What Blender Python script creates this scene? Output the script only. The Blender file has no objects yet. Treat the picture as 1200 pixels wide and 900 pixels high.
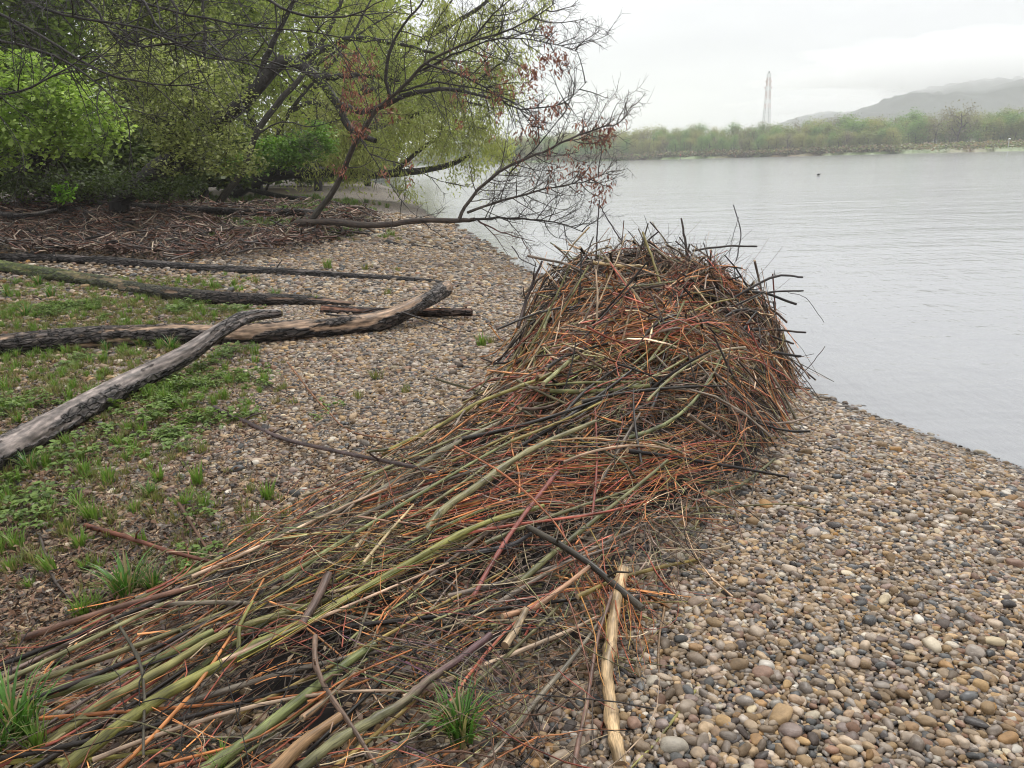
import bpy, math, random
import numpy as np
from mathutils import Vector, Matrix, noise as mnoise

R = math.radians
rnd = random.Random(7)
rng = np.random.default_rng(7)
sc = bpy.context.scene
COL = sc.collection

# ------------------------------------------------------------------ camera
F = 924.0                       # focal length in pixels of the 1200 x 900 photograph
PITCH = math.atan(264.5 / F)
ROLL = R(1.65)
EYE = np.array([0.0, 0.0, 1.65])
cp, sp = math.cos(PITCH), math.sin(PITCH)
RIGHT = np.array([1.0, 0, 0]); UP = np.array([0, sp, cp]); FWD = np.array([0, cp, -sp])
cx = RIGHT * math.cos(ROLL) - UP * math.sin(ROLL)
cy = RIGHT * math.sin(ROLL) + UP * math.cos(ROLL)
camd = bpy.data.cameras.new('camera'); cam = bpy.data.objects.new('camera', camd); COL.objects.link(cam)
camd.sensor_width = 36; camd.lens = 36 * F / 1200; camd.clip_start = 0.05; camd.clip_end = 9000
M = Matrix.Identity(4)
for i in range(3):
    M[i][0] = cx[i]; M[i][1] = cy[i]; M[i][2] = -FWD[i]; M[i][3] = EYE[i]
cam.matrix_world = M
sc.camera = cam

# ------------------------------------------------------------------ world and sun: overcast
SUN_EL, SUN_AZ = R(52), R(25)
w = bpy.data.worlds.new('World'); sc.world = w; w.use_nodes = True
nt = w.node_tree; nt.nodes.clear()
N = nt.nodes.new; L = nt.links.new
out = N('ShaderNodeOutputWorld'); bg = N('ShaderNodeBackground'); bg.inputs[1].default_value = 0.1
sky = N('ShaderNodeTexSky'); sky.sky_type = 'NISHITA'; sky.sun_disc = False
sky.sun_elevation = SUN_EL; sky.sun_rotation = SUN_AZ
tc = N('ShaderNodeTexCoord'); sep = N('ShaderNodeSeparateXYZ'); L(tc.outputs['Generated'], sep.inputs[0])
# cloud deck: flat projection of the direction so that bands flatten to the horizon
mz = N('ShaderNodeMath'); mz.operation = 'ADD'; L(sep.outputs[2], mz.inputs[0]); mz.inputs[1].default_value = 0.10
dx = N('ShaderNodeMath'); dx.operation = 'DIVIDE'; L(sep.outputs[0], dx.inputs[0]); L(mz.outputs[0], dx.inputs[1])
dy = N('ShaderNodeMath'); dy.operation = 'DIVIDE'; L(sep.outputs[1], dy.inputs[0]); L(mz.outputs[0], dy.inputs[1])
cmb = N('ShaderNodeCombineXYZ'); L(dx.outputs[0], cmb.inputs[0]); L(dy.outputs[0], cmb.inputs[1])
ns = N('ShaderNodeTexNoise'); ns.inputs['Scale'].default_value = 0.42; ns.inputs['Detail'].default_value = 5
ns.inputs['Roughness'].default_value = 0.45
L(cmb.outputs[0], ns.inputs['Vector'])
cr = N('ShaderNodeValToRGB'); L(ns.outputs[0], cr.inputs[0])
cr.color_ramp.elements[0].position = 0.40; cr.color_ramp.elements[0].color = (4.9, 5.0, 5.25, 1)
cr.color_ramp.elements[1].position = 0.60; cr.color_ramp.elements[1].color = (6.8, 6.85, 7.0, 1)
# a real overcast deck is brighter towards the zenith
zr = N('ShaderNodeMapRange'); L(sep.outputs[2], zr.inputs[0])
zr.inputs[1].default_value = 0.0; zr.inputs[2].default_value = 1.0; zr.inputs[3].default_value = .78; zr.inputs[4].default_value = 1.5
mul = N('ShaderNodeVectorMath'); mul.operation = 'SCALE'; L(cr.outputs[0], mul.inputs[0]); L(zr.outputs[0], mul.inputs['Scale'])
mix = N('ShaderNodeMix'); mix.data_type = 'RGBA'; mix.inputs[0].default_value = 0.95
L(sky.outputs[0], mix.inputs[6]); L(mul.outputs[0], mix.inputs[7])
L(mix.outputs[2], bg.inputs[0]); L(bg.outputs[0], out.inputs[0])

sd = bpy.data.lights.new('sun', 'SUN'); sd.energy = 1.5; sd.angle = R(14); sd.color = (1, .97, .92)
so = bpy.data.objects.new('sun', sd); COL.objects.link(so)
sdir = Vector((math.sin(SUN_AZ) * math.cos(SUN_EL), math.cos(SUN_AZ) * math.cos(SUN_EL), math.sin(SUN_EL)))
so.rotation_euler = sdir.to_track_quat('Z', 'Y').to_euler()

sc.view_settings.view_transform = 'Standard'; sc.view_settings.look = 'None'
sc.view_settings.exposure = 0.8; sc.view_settings.gamma = 1; sc.view_settings.use_curve_mapping = False
sc.render.engine = 'CYCLES'
cyc = sc.cycles
cyc.use_denoising = True; cyc.denoiser = 'OPENIMAGEDENOISE'; cyc.denoising_input_passes = 'RGB_ALBEDO_NORMAL'
cyc.denoising_prefilter = 'ACCURATE'
cyc.use_adaptive_sampling = True; cyc.adaptive_threshold = 0.02
cyc.max_bounces = 8; cyc.diffuse_bounces = 3; cyc.glossy_bounces = 2; cyc.transmission_bounces = 3
cyc.volume_bounces = 5; cyc.transparent_max_bounces = 8; cyc.sample_clamp_indirect = 4
cyc.caustics_reflective = False; cyc.caustics_refractive = False
cyc.filter_width = 1.1

# ------------------------------------------------------------------ pixel -> place in the world
def ray(px, py):
    u = (px - 600) / F; v = (450 - py) / F
    return cx * u + cy * v + FWD
def at(px, py, Y):
    d = ray(px, py); return EYE + d * (Y / d[1])
def project(P):
    q = np.asarray(P) - EYE
    z = q @ FWD
    return 600 + F * (q @ cx) / z, 450 - F * (q @ cy) / z, z
def smooth(a, b, x):
    t = np.clip((x - a) / (b - a), 0, 1); return t * t * (3 - 2 * t)

SHY = np.array([-60, -3, 1.5, 4.8, 6.2, 6.7, 8.5, 11, 15.5, 20, 27, 40, 60, 100, 200, 400, 700, 3000.])
SHX = np.array([20, 5.7, 4.5, 3.37, 2.8, 2.6, 2.05, 1.3, .15, -.75, -2.1, -4.4, -8.0, -17, -48, -125, -300, -1500.])
FBX = np.array([-3000, -400, -170, -46, 0, 42, 109, 156, 220, 400, 1000, 4000.])
FBY = np.array([2600, 700, 520, 430, 370, 320, 280, 240, 215, 190, 160, 100.])
WATER = -0.45
def vnoise(x, y, s, seed=0.0):
    """cheap smooth value noise, vectorised"""
    x = np.asarray(x, float) * s + seed * 17.31; y = np.asarray(y, float) * s - seed * 9.77
    xi = np.floor(x); yi = np.floor(y); fx = x - xi; fy = y - yi
    fx = fx * fx * (3 - 2 * fx); fy = fy * fy * (3 - 2 * fy)
    def h(a, b):
        t = np.sin(a * 127.1 + b * 311.7 + seed) * 43758.5453; return t - np.floor(t)
    return ((h(xi, yi) * (1 - fx) + h(xi + 1, yi) * fx) * (1 - fy) + (h(xi, yi + 1) * (1 - fx) + h(xi + 1, yi + 1) * fx) * fy)
def ground(x, y):
    x = np.asarray(x, float); y = np.asarray(y, float)
    d = np.interp(y, SHY, SHX) + 0.10 * (vnoise(y, y * 0, 0.9, 3) - .5) * np.clip(y / 8, .3, 4) - x
    land = 0.45 * (1 - np.exp(-np.clip(d, 0, None) / 1.5)) + 0.16 * smooth(5, 12, d) + 0.5 * smooth(12, 40, d)
    land = land + (vnoise(x, y, .7, 1) - .5) * .05 * smooth(.3, 2, d) + (vnoise(x, y, .22, 2) - .5) * .16 * smooth(4, 9, d)
    wet = -0.16 * np.clip(-d, 0, 18)
    near = np.where(d > 0, land, wet)
    f = y - np.interp(x, FBX, FBY) + (vnoise(x, y, .05, 5) - .5) * 5
    far = np.where(f > 0, 1.1 * (1 - np.exp(-np.clip(f, 0, None) / 2.5)) + np.clip(f, 0, 200) * .006, -1e9)
    return WATER + np.maximum(near, far)

# driftwood pile as a height over the ground
SPINE = [(1.72, 7.9, .72, .98), (1.46, 7.2, .81, 1.07), (1.15, 6.3, .66, 1.0), (.90, 5.2, .46, .92), (.44, 4.25, .28, .90),
         (-.12, 3.3, .19, .92), (-.62, 2.4, .14, .98), (-1.05, 1.6, .11, 1.1), (-1.6, .8, .08, 1.1)]
SP = []
for a, b in zip(SPINE[:-1], SPINE[1:]):
    for k in range(6):
        SP.append([a[j] + (b[j] - a[j]) * k / 6 for j in range(4)])
SP.append(list(SPINE[-1])); SP += [[.92, 7.3, .70, .78], [.80, 6.6, .58, .74], [1.95, 7.3, .66, .66]]; SP.sort(key=lambda a: -a[1]); SP = np.array(SP)
def mound(x, y):
    x = np.asarray(x, float); y = np.asarray(y, float); h = np.zeros(np.broadcast(x, y).shape)
    for a in SP:
        q = ((x - a[0]) ** 2 + (y - a[1]) ** 2) / a[3] ** 2
        h = np.maximum(h, a[2] * np.clip(1 - q, 0, 1) ** (.30 if a[1] > 5.5 else .6))
    h = h * (1 + (.50 - .28 * smooth(5.8, 7, y)) * (vnoise(x, y, 2.1, 8) - .5) + .34 * (vnoise(x, y, 4.6, 4) - .5))
    return h
def surf(x, y): return ground(x, y) + mound(x, y)
TT = .5 * 1.02 ** np.arange(330)
def onsurf(px, py, lift=0.0, f=surf):
    d = ray(px, py); T = TT; a, b = T[0], T[-1]
    for _ in range(3):
        Q = EYE + d * T[:, None]; below = Q[:, 2] < f(Q[:, 0], Q[:, 1]) + lift
        k = int(np.argmax(below)) if below.any() else len(T) - 1
        a, b = T[max(k - 1, 0)], T[k]; T = np.linspace(a, b, 24)
    return EYE + d * b
def onground(px, py, lift=0.0): return onsurf(px, py, lift, ground)

# ------------------------------------------------------------------ mesh builder
class MB:
    def __init__(s): s.v = []; s.c = []; s.t = []; s.q = []; s.tr = []; s.n = 0
    def add(s, v, c, t, quads=None, tris=None):
        s.v.append(v); s.c.append(c); s.t.append(t)
        if quads is not None and len(quads): s.q.append(quads + s.n)
        if tris is not None and len(tris): s.tr.append(tris + s.n)
        s.n += len(v)
    def tube(s, P, r, sides=6, col=(.2, .15, .1), cut=None, rough=0.0, ring_col=None, cap=True):
        P = np.asarray(P, float); n = len(P); r = np.broadcast_to(np.asarray(r, float), (n,))
        T = np.gradient(P, axis=0); T /= np.linalg.norm(T, axis=1)[:, None] + 1e-9
        m = np.abs(T).mean(0); ref = np.eye(3)[int(np.argmin(m))]
        A = np.cross(T, ref); A /= np.linalg.norm(A, axis=1)[:, None] + 1e-9; B = np.cross(T, A)
        a = np.arange(sides) * 2 * math.pi / sides
        rr = r[:, None] * np.ones((1, sides))
        if rough: rr = rr * (1 + rough * (rng.random((n, sides)) - .5))
        V = P[:, None, :] + rr[..., None] * (np.cos(a)[None, :, None] * A[:, None, :] + np.sin(a)[None, :, None] * B[:, None, :])
        seg = np.r_[0, np.cumsum(np.linalg.norm(np.diff(P, axis=0), axis=1))]
        off = rnd.random() * 40
        tcv = np.stack([(seg[:, None] + off) * np.ones((1, sides)), rr * np.cos(a) + off, rr * np.sin(a)], -1)
        i = np.arange(n - 1)[:, None] * sides; j = np.arange(sides)[None, :]; j2 = (j + 1) % sides
        Q = np.stack([i + j, i + j2, i + sides + j2, i + sides + j], -1).reshape(-1, 4)
        C = np.ones((n * sides, 3)) * np.asarray(col)
        if ring_col is not None: C = np.asarray(ring_col).reshape(n * sides, 3)
        v = V.reshape(-1, 3); t = tcv.reshape(-1, 3)
        tris = None
        if cap:
            cc = np.asarray(cut if cut is not None else col, float)
            # doubled cap rings so that the cut face keeps its own colour
            e0 = V[0] ; e1 = V[-1]
            base = n * sides
            v = np.vstack([v, e0, P[:1], e1, P[-1:]])
            t = np.vstack([t, tcv[0], tcv[0, :1] * [1, 0, 0], tcv[-1], tcv[-1, :1] * [1, 0, 0]])
            C = np.vstack([C, np.ones((2 * sides + 2, 3)) * cc])
            k = np.arange(sides); k2 = (k + 1) % sides
            t0 = np.stack([base + k2, base + k, np.full(sides, base + sides)], -1)
            b1 = base + sides + 1
            t1 = np.stack([b1 + k, b1 + k2, np.full(sides, b1 + sides)], -1)
            tris = np.vstack([t0, t1])
        s.add(v, C, t, Q, tris)
    def leaves(s, P, size, col, up=0.3, aspect=.45, droop=0.0):
        """one folded diamond per point"""
        P = np.asarray(P, float); n = len(P)
        d = rng.normal(size=(n, 3)); d[:, 2] = d[:, 2] * .6 - droop; d /= np.linalg.norm(d, axis=1)[:, None]
        nn = rng.normal(size=(n, 3)); nn[:, 2] += up * 3
        sd_ = np.cross(d, nn); sd_ /= np.linalg.norm(sd_, axis=1)[:, None] + 1e-9
        nr = np.cross(sd_, d)
        L_ = (np.asarray(size) * (.6 + .8 * rng.random(n)))[:, None]
        v = np.stack([P, P + d * L_ * .45 + sd_ * L_ * aspect * .5 + nr * L_ * .10, P + d * L_, P + d * L_ * .45 - sd_ * L_ * aspect * .5 + nr * L_ * .10], 1)
        c = np.repeat(np.broadcast_to(np.asarray(col, float), (n, 3))[:, None, :], 4, 1)
        Q = np.arange(4 * n).reshape(n, 4)
        s.add(v.reshape(-1, 3), c.reshape(-1, 3), v.reshape(-1, 3) * 1.0, Q)
    def build(s, name, mat, parent=None, smooth_=True, loc=None):
        me = bpy.data.meshes.new(name)
        v = np.vstack(s.v); c = np.vstack(s.c); t = np.vstack(s.t)
        if c.shape[1] == 3: c = np.c_[c, np.ones(len(c))]
        if parent is not None and loc is None: v = v - np.array(parent.get('_w', (0, 0, 0)))
        elif loc is not None: v = v - np.asarray(loc)
        q = np.vstack(s.q) if s.q else np.zeros((0, 4), int); tr = np.vstack(s.tr) if s.tr else np.zeros((0, 3), int)
        me.vertices.add(len(v)); me.vertices.foreach_set('co', v.astype(np.float32).ravel())
        idx = np.r_[q.ravel(), tr.ravel()].astype(np.int32)
        me.loops.add(len(idx)); me.loops.foreach_set('vertex_index', idx)
        tot = np.r_[np.full(len(q), 4), np.full(len(tr), 3)].astype(np.int32)
        st = np.r_[0, np.cumsum(tot)[:-1]].astype(np.int32)
        me.polygons.add(len(tot)); me.polygons.foreach_set('loop_start', st); me.polygons.foreach_set('loop_total', tot)
        me.polygons.foreach_set('use_smooth', np.full(len(tot), smooth_))
        me.update(calc_edges=True)
        ca = me.attributes.new('Col', 'FLOAT_COLOR', 'POINT'); ca.data.foreach_set('color', c.astype(np.float32).ravel())
        ta = me.attributes.new('tc', 'FLOAT_VECTOR', 'POINT'); ta.data.foreach_set('vector', t.astype(np.float32).ravel())
        if mat: me.materials.append(mat)
        o = bpy.data.objects.new(name, me); COL.objects.link(o)
        if parent is not None: o.parent = parent
        elif loc is not None: o.location = loc
        return o
def tag(o, label=None, cat=None, group=None, kind=None):
    if label: o['label'] = label
    if cat: o['category'] = cat
    if group: o['group'] = group
    if kind: o['kind'] = kind
    return o
def empty(name, loc):
    o = bpy.data.objects.new(name, None); COL.objects.link(o); o.location = loc; o['_w'] = [float(a) for a in loc]
    o.empty_display_size = .1
    return o
def single(mb, name, mat, loc, label, cat, group=None, kind=None):
    return tag(mb.build(name, mat, loc=loc), label, cat, group, kind)
def spline(pts, n):
    """Catmull-Rom through the points, n samples"""
    P = np.asarray(pts, float)
    if len(P) == 2: return P[0] + (P[1] - P[0]) * np.linspace(0, 1, n)[:, None]
    Q = np.vstack([2 * P[0] - P[1], P, 2 * P[-1] - P[-2]])
    u = np.linspace(0, len(P) - 1 - 1e-6, n); i = u.astype(int); t = (u - i)[:, None]
    a, b, c, d = Q[i], Q[i + 1], Q[i + 2], Q[i + 3]
    return .5 * (2 * b + (c - a) * t + (2 * a - 5 * b + 4 * c - d) * t * t + (3 * b - a - 3 * c + d) * t ** 3)

# ------------------------------------------------------------------ materials
def newmat(name):
    m = bpy.data.materials.new(name); m.use_nodes = True; n = m.node_tree; n.nodes.clear()
    o = n.nodes.new('ShaderNodeOutputMaterial'); p = n.nodes.new('ShaderNodeBsdfPrincipled'); n.links.new(p.outputs[0], o.inputs[0])
    return m, n, p, o
def nd(n, typ, **kw):
    x = n.nodes.new(typ)
    for k, v in kw.items():
        if k.startswith('i_'):
            key = k[2:]; key = int(key) if key.isdigit() else key.replace('_', ' ')
            x.inputs[key].default_value = v
        else: setattr(x, k, v)
    return x
def ramp(n, src, stops, interp='LINEAR'):
    r = n.nodes.new('ShaderNodeValToRGB'); r.color_ramp.interpolation = interp
    e = r.color_ramp.elements
    while len(e) < len(stops): e.new(.5)
    for k, (p, c) in enumerate(stops):
        e[k].position = p; e[k].color = (*c, 1) if len(c) == 3 else c
    n.links.new(src, r.inputs[0]); return r
def wood_mat(name, rough=.5, along=14, across=260, amount=.55, bump=.25, dist=.002, spec=.5, speck=True):
    m, n, p, o = newmat(name); L = n.links.new
    a = nd(n, 'ShaderNodeAttribute', attribute_name='Col'); t = nd(n, 'ShaderNodeAttribute', attribute_name='tc')
    mp = nd(n, 'ShaderNodeMapping'); mp.inputs['Scale'].default_value = (along, across, across); L(t.outputs['Vector'], mp.inputs[0])
    ns = nd(n, 'ShaderNodeTexNoise', i_Scale=1.0, i_Detail=4.0, i_Roughness=.6); L(mp.outputs[0], ns.inputs['Vector'])
    mp2 = nd(n, 'ShaderNodeMapping'); mp2.inputs['Scale'].default_value = (9, 30, 30); L(t.outputs['Vector'], mp2.inputs[0])
    n2 = nd(n, 'ShaderNodeTexNoise', i_Scale=1.0, i_Detail=2.0); L(mp2.outputs[0], n2.inputs['Vector'])
    mr = nd(n, 'ShaderNodeMapRange', i_1=.3, i_2=.7, i_3=1 - amount, i_4=1 + amount * .6); L(ns.outputs[0], mr.inputs[0])
    mr2 = nd(n, 'ShaderNodeMapRange', i_1=.35, i_2=.68, i_3=.45, i_4=1.35); L(n2.outputs[0], mr2.inputs[0])
    mm = nd(n, 'ShaderNodeMath', operation='MULTIPLY'); L(mr.outputs[0], mm.inputs[0]); L(mr2.outputs[0], mm.inputs[1])
    sc_ = nd(n, 'ShaderNodeVectorMath', operation='SCALE'); L(a.outputs['Color'], sc_.inputs[0]); L(mm.outputs[0], sc_.inputs['Scale'])
    L(sc_.outputs[0], p.inputs['Base Color'])
    rr = nd(n, 'ShaderNodeMapRange', i_1=.3, i_2=.7, i_3=rough - .15, i_4=rough + .15); L(n2.outputs[0], rr.inputs[0]); L(rr.outputs[0], p.inputs['Roughness'])
    p.inputs['Specular IOR Level'].default_value = spec
    b = nd(n, 'ShaderNodeBump', i_Strength=bump, i_Distance=dist); L(ns.outputs[0], b.inputs['Height']); L(b.outputs[0], p.inputs['Normal'])
    return m
M_STICK = wood_mat('wet_stick_bark', spec=.28)
def crack_mat():
    m = wood_mat('cracked_bark', rough=.6, along=10, across=45, amount=.55, bump=.5, dist=.006, spec=.3); n = m.node_tree; L = n.links.new
    p = [x for x in n.nodes if x.type == 'BSDF_PRINCIPLED'][0]
    t = nd(n, 'ShaderNodeAttribute', attribute_name='tc'); a = nd(n, 'ShaderNodeAttribute', attribute_name='Col')
    w_ = nd(n, 'ShaderNodeTexNoise', i_Scale=14.0, i_Detail=2.0); L(t.outputs['Vector'], w_.inputs['Vector'])
    wa = nd(n, 'ShaderNodeVectorMath', operation='SCALE'); wa.inputs['Scale'].default_value = .035; L(w_.outputs['Color'], wa.inputs[0])
    ad = nd(n, 'ShaderNodeVectorMath', operation='ADD'); L(t.outputs['Vector'], ad.inputs[0]); L(wa.outputs[0], ad.inputs[1])
    mp = nd(n, 'ShaderNodeMapping'); mp.inputs['Scale'].default_value = (8, 26, 26); L(ad.outputs[0], mp.inputs[0])
    vo = nd(n, 'ShaderNodeTexVoronoi', i_Scale=1.0, feature='DISTANCE_TO_EDGE'); L(mp.outputs[0], vo.inputs['Vector'])
    mr = nd(n, 'ShaderNodeMapRange', i_1=.0, i_2=.14, i_3=.0, i_4=1.0); L(vo.outputs[0], mr.inputs[0])
    # cracks only where bark is left (alpha of Col)
    inv = nd(n, 'ShaderNodeMapRange', i_1=.0, i_2=1.0, i_3=1.0, i_4=0.0); L(a.outputs['Alpha'], inv.inputs[0])
    mx = nd(n, 'ShaderNodeMath', operation='MAXIMUM'); L(mr.outputs[0], mx.inputs[0]); L(inv.outputs[0], mx.inputs[1])
    cm = nd(n, 'ShaderNodeMapRange', i_1=.0, i_2=1.0, i_3=.26, i_4=1.15); L(mx.outputs[0], cm.inputs[0])
    old = p.inputs['Base Color'].links[0].from_socket
    sc2 = nd(n, 'ShaderNodeVectorMath', operation='SCALE'); L(old, sc2.inputs[0]); L(cm.outputs[0], sc2.inputs['Scale']); L(sc2.outputs[0], p.inputs['Base Color'])
    oldn = p.inputs['Normal'].links[0].from_socket
    b = nd(n, 'ShaderNodeBump', i_Strength=.9, i_Distance=.015); L(mx.outputs[0], b.inputs['Height']); L(oldn, b.inputs['Normal']); L(b.outputs[0], p.inputs['Normal'])
    return m
M_CRACK = crack_mat()
M_LOG = wood_mat('log_bark', rough=.6, along=7, across=60, amount=.75, bump=.9, dist=.012, spec=.3)
M_BARK = wood_mat('tree_bark', rough=.75, along=3, across=30, amount=.5, bump=.3, dist=.01)

def leaf_mat(name, trans=.4, rough=.5, vary=.25):
    m, n, p, o = newmat(name); L = n.links.new
    a = nd(n, 'ShaderNodeAttribute', attribute_name='Col')
    L(a.outputs['Color'], p.inputs['Base Color']); p.inputs['Roughness'].default_value = rough
    p.inputs['Specular IOR Level'].default_value = .35
    tr = nd(n, 'ShaderNodeBsdfTranslucent'); hs = nd(n, 'ShaderNodeVectorMath', operation='MULTIPLY'); hs.inputs[1].default_value = (1.1, 1.25, .7)
    L(a.outputs['Color'], hs.inputs[0]); L(hs.outputs[0], tr.inputs[0])
    mx = nd(n, 'ShaderNodeMixShader'); mx.inputs[0].default_value = trans
    L(p.outputs[0], mx.inputs[1]); L(tr.outputs[0], mx.inputs[2]); L(mx.outputs[0], o.inputs[0])
    return m
M_LEAF = leaf_mat('leaf'); M_GRASS = leaf_mat('grass_blade', trans=.3, rough=.4)

def litter_mat():
    m, n, p, o = newmat('dead_plant_matter'); a = nd(n, 'ShaderNodeAttribute', attribute_name='Col')
    n.links.new(a.outputs['Color'], p.inputs['Base Color']); p.inputs['Roughness'].default_value = .7; return m
M_LITTER = litter_mat()

# ground
def ground_mat():
    m, n, p, o = newmat('river_bank_ground'); L = n.links.new
    g = nd(n, 'ShaderNodeNewGeometry'); sp_ = nd(n, 'ShaderNodeSeparateXYZ'); L(g.outputs['Position'], sp_.inputs[0])
    z = nd(n, 'ShaderNodeAttribute', attribute_name='Col')     # r: vegetation cover, g: far bank
    sz = nd(n, 'ShaderNodeSeparateColor'); L(z.outputs['Color'], sz.inputs[0])
    vo = nd(n, 'ShaderNodeTexVoronoi', i_Scale=24.0); vo.feature = 'F1'; L(g.outputs['Position'], vo.inputs['Vector'])
    sv = nd(n, 'ShaderNodeSeparateColor'); L(vo.outputs['Color'], sv.inputs[0])
    peb = ramp(n, sv.outputs[0], [(0, (.10, .09, .085)), (.16, (.24, .2, .17)), (.34, (.36, .29, .23)), (.5, (.31, .2, .12)), (.62, (.2, .17, .15)), (.76, (.42, .36, .29)), (.9, (.14, .13, .13))], 'CONSTANT')
    ed = ramp(n, vo.outputs['Distance'], [(0, (1, 1, 1)), (.35, (.9, .9, .9)), (.62, (.25, .22, .2))])
    mg = nd(n, 'ShaderNodeMix', data_type='RGBA', blend_type='MULTIPLY'); mg.inputs[0].default_value = 1; L(peb.outputs[0], mg.inputs[6]); L(ed.outputs[0], mg.inputs[7])
    nz = nd(n, 'ShaderNodeTexNoise', i_Scale=1.6, i_Detail=6.0, i_Roughness=.65); L(g.outputs['Position'], nz.inputs['Vector'])
    nf = nd(n, 'ShaderNodeTexNoise', i_Scale=22.0, i_Detail=5.0, i_Roughness=.7); L(g.outputs['Position'], nf.inputs['Vector'])
    soil = ramp(n, nf.outputs[0], [(.3, (.03, .022, .015)), (.5, (.095, .065, .04)), (.6, (.13, .09, .055)), (.75, (.10, .12, .04))])
    ad = nd(n, 'ShaderNodeMath', operation='ADD'); L(sz.outputs[0], ad.inputs[0]); L(nz.outputs[0], ad.inputs[1])
    mk = nd(n, 'ShaderNodeMapRange', i_1=.85, i_2=1.05, i_3=0.0, i_4=1.0); L(ad.outputs[0], mk.inputs[0])
    m1 = nd(n, 'ShaderNodeMix', data_type='RGBA'); L(mk.outputs[0], m1.inputs[0]); L(mg.outputs[2], m1.inputs[6]); L(soil.outputs[0], m1.inputs[7])
    nb = nd(n, 'ShaderNodeTexNoise', i_Scale=.04, i_Detail=4.0); L(g.outputs['Position'], nb.inputs['Vector'])
    far = ramp(n, nb.outputs[0], [(.35, (.22, .16, .09)), (.5, (.15, .20, .07)), (.7, (.16, .24, .08))])
    m2 = nd(n, 'ShaderNodeMix', data_type='RGBA'); L(sz.outputs[1], m2.inputs[0]); L(m1.outputs[2], m2.inputs[6]); L(far.outputs[0], m2.inputs[7])
    # wet band just above the waterline
    wt = nd(n, 'ShaderNodeMapRange', i_1=WATER - .02, i_2=WATER + .06, i_3=.62, i_4=1.0); L(sp_.outputs[2], wt.inputs[0])
    ws = nd(n, 'ShaderNodeVectorMath', operation='SCALE'); L(m2.outputs[2], ws.inputs[0]); L(wt.outputs[0], ws.inputs['Scale'])
    L(ws.outputs[0], p.inputs['Base Color'])
    p.inputs['Roughness'].default_value = .6
    b = nd(n, 'ShaderNodeBump', i_Strength=.9, i_Distance=.02, invert=True); L(vo.outputs['Distance'], b.inputs['Height'])
    b2 = nd(n, 'ShaderNodeBump', i_Strength=.5, i_Distance=.05); L(nf.outputs[0], b2.inputs['Height']); L(b.outputs[0], b2.inputs['Normal']); L(b2.outputs[0], p.inputs['Normal'])
    return m
M_GROUND = ground_mat()

def water_mat():
    m, n, p, o = newmat('river_water'); L = n.links.new
    g = nd(n, 'ShaderNodeNewGeometry')
    mp = nd(n, 'ShaderNodeMapping'); mp.inputs['Rotation'].default_value = (0, 0, R(22)); mp.inputs['Scale'].default_value = (1, .38, 1); L(g.outputs['Position'], mp.inputs[0])
    a = nd(n, 'ShaderNodeTexNoise', i_Scale=3.4, i_Detail=5.0, i_Roughness=.58); L(mp.outputs[0], a.inputs['Vector'])
    mp2 = nd(n, 'ShaderNodeMapping'); mp2.inputs['Rotation'].default_value = (0, 0, R(-12)); mp2.inputs['Scale'].default_value = (.35, 1.2, 1); L(g.outputs['Position'], mp2.inputs[0])
    c = nd(n, 'ShaderNodeTexNoise', i_Scale=.55, i_Detail=4.0, i_Roughness=.6); L(mp2.outputs[0], c.inputs['Vector'])
    d = nd(n, 'ShaderNodeTexNoise', i_Scale=.06, i_Detail=3.0); L(mp2.outputs[0], d.inputs['Vector'])
    b = nd(n, 'ShaderNodeBump', i_Strength=.7, i_Distance=.035); L(a.outputs[0], b.inputs['Height'])
    b2 = nd(n, 'ShaderNodeBump', i_Strength=.5, i_Distance=.12); L(c.outputs[0], b2.inputs['Height']); L(b.outputs[0], b2.inputs['Normal'])
    L(b2.outputs[0], p.inputs['Normal'])
    cr = ramp(n, d.outputs[0], [(.35, (.26, .265, .27)), (.65, (.35, .355, .36))])
    L(cr.outputs[0], p.inputs['Base Color'])
    p.inputs['Roughness'].default_value = .12; p.inputs['IOR'].default_value = 1.33
    dp = nd(n, 'ShaderNodeAttribute', attribute_name='Col'); sd_ = nd(n, 'ShaderNodeSeparateColor'); L(dp.outputs['Color'], sd_.inputs[0])
    am = nd(n, 'ShaderNodeMapRange', i_1=0.0, i_2=.025, i_3=.35, i_4=1.0); L(sd_.outputs[0], am.inputs[0]); L(am.outputs[0], p.inputs['Alpha'])
    return m
M_WATER = water_mat()

def plain(name, col, rough=.6, metal=0.0, nscale=0, namt=.3):
    m, n, p, o = newmat(name); p.inputs['Base Color'].default_value = (*col, 1); p.inputs['Roughness'].default_value = rough; p.inputs['Metallic'].default_value = metal
    if nscale:
        t = nd(n, 'ShaderNodeTexCoord'); ns = nd(n, 'ShaderNodeTexNoise', i_Scale=nscale, i_Detail=5.0); n.links.new(t.outputs['Object'], ns.inputs['Vector'])
        r = ramp(n, ns.outputs[0], [(.3, tuple(c * (1 - namt) for c in col)), (.7, tuple(c * (1 + namt) for c in col))]); n.links.new(r.outputs[0], p.inputs['Base Color'])
    return m

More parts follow.
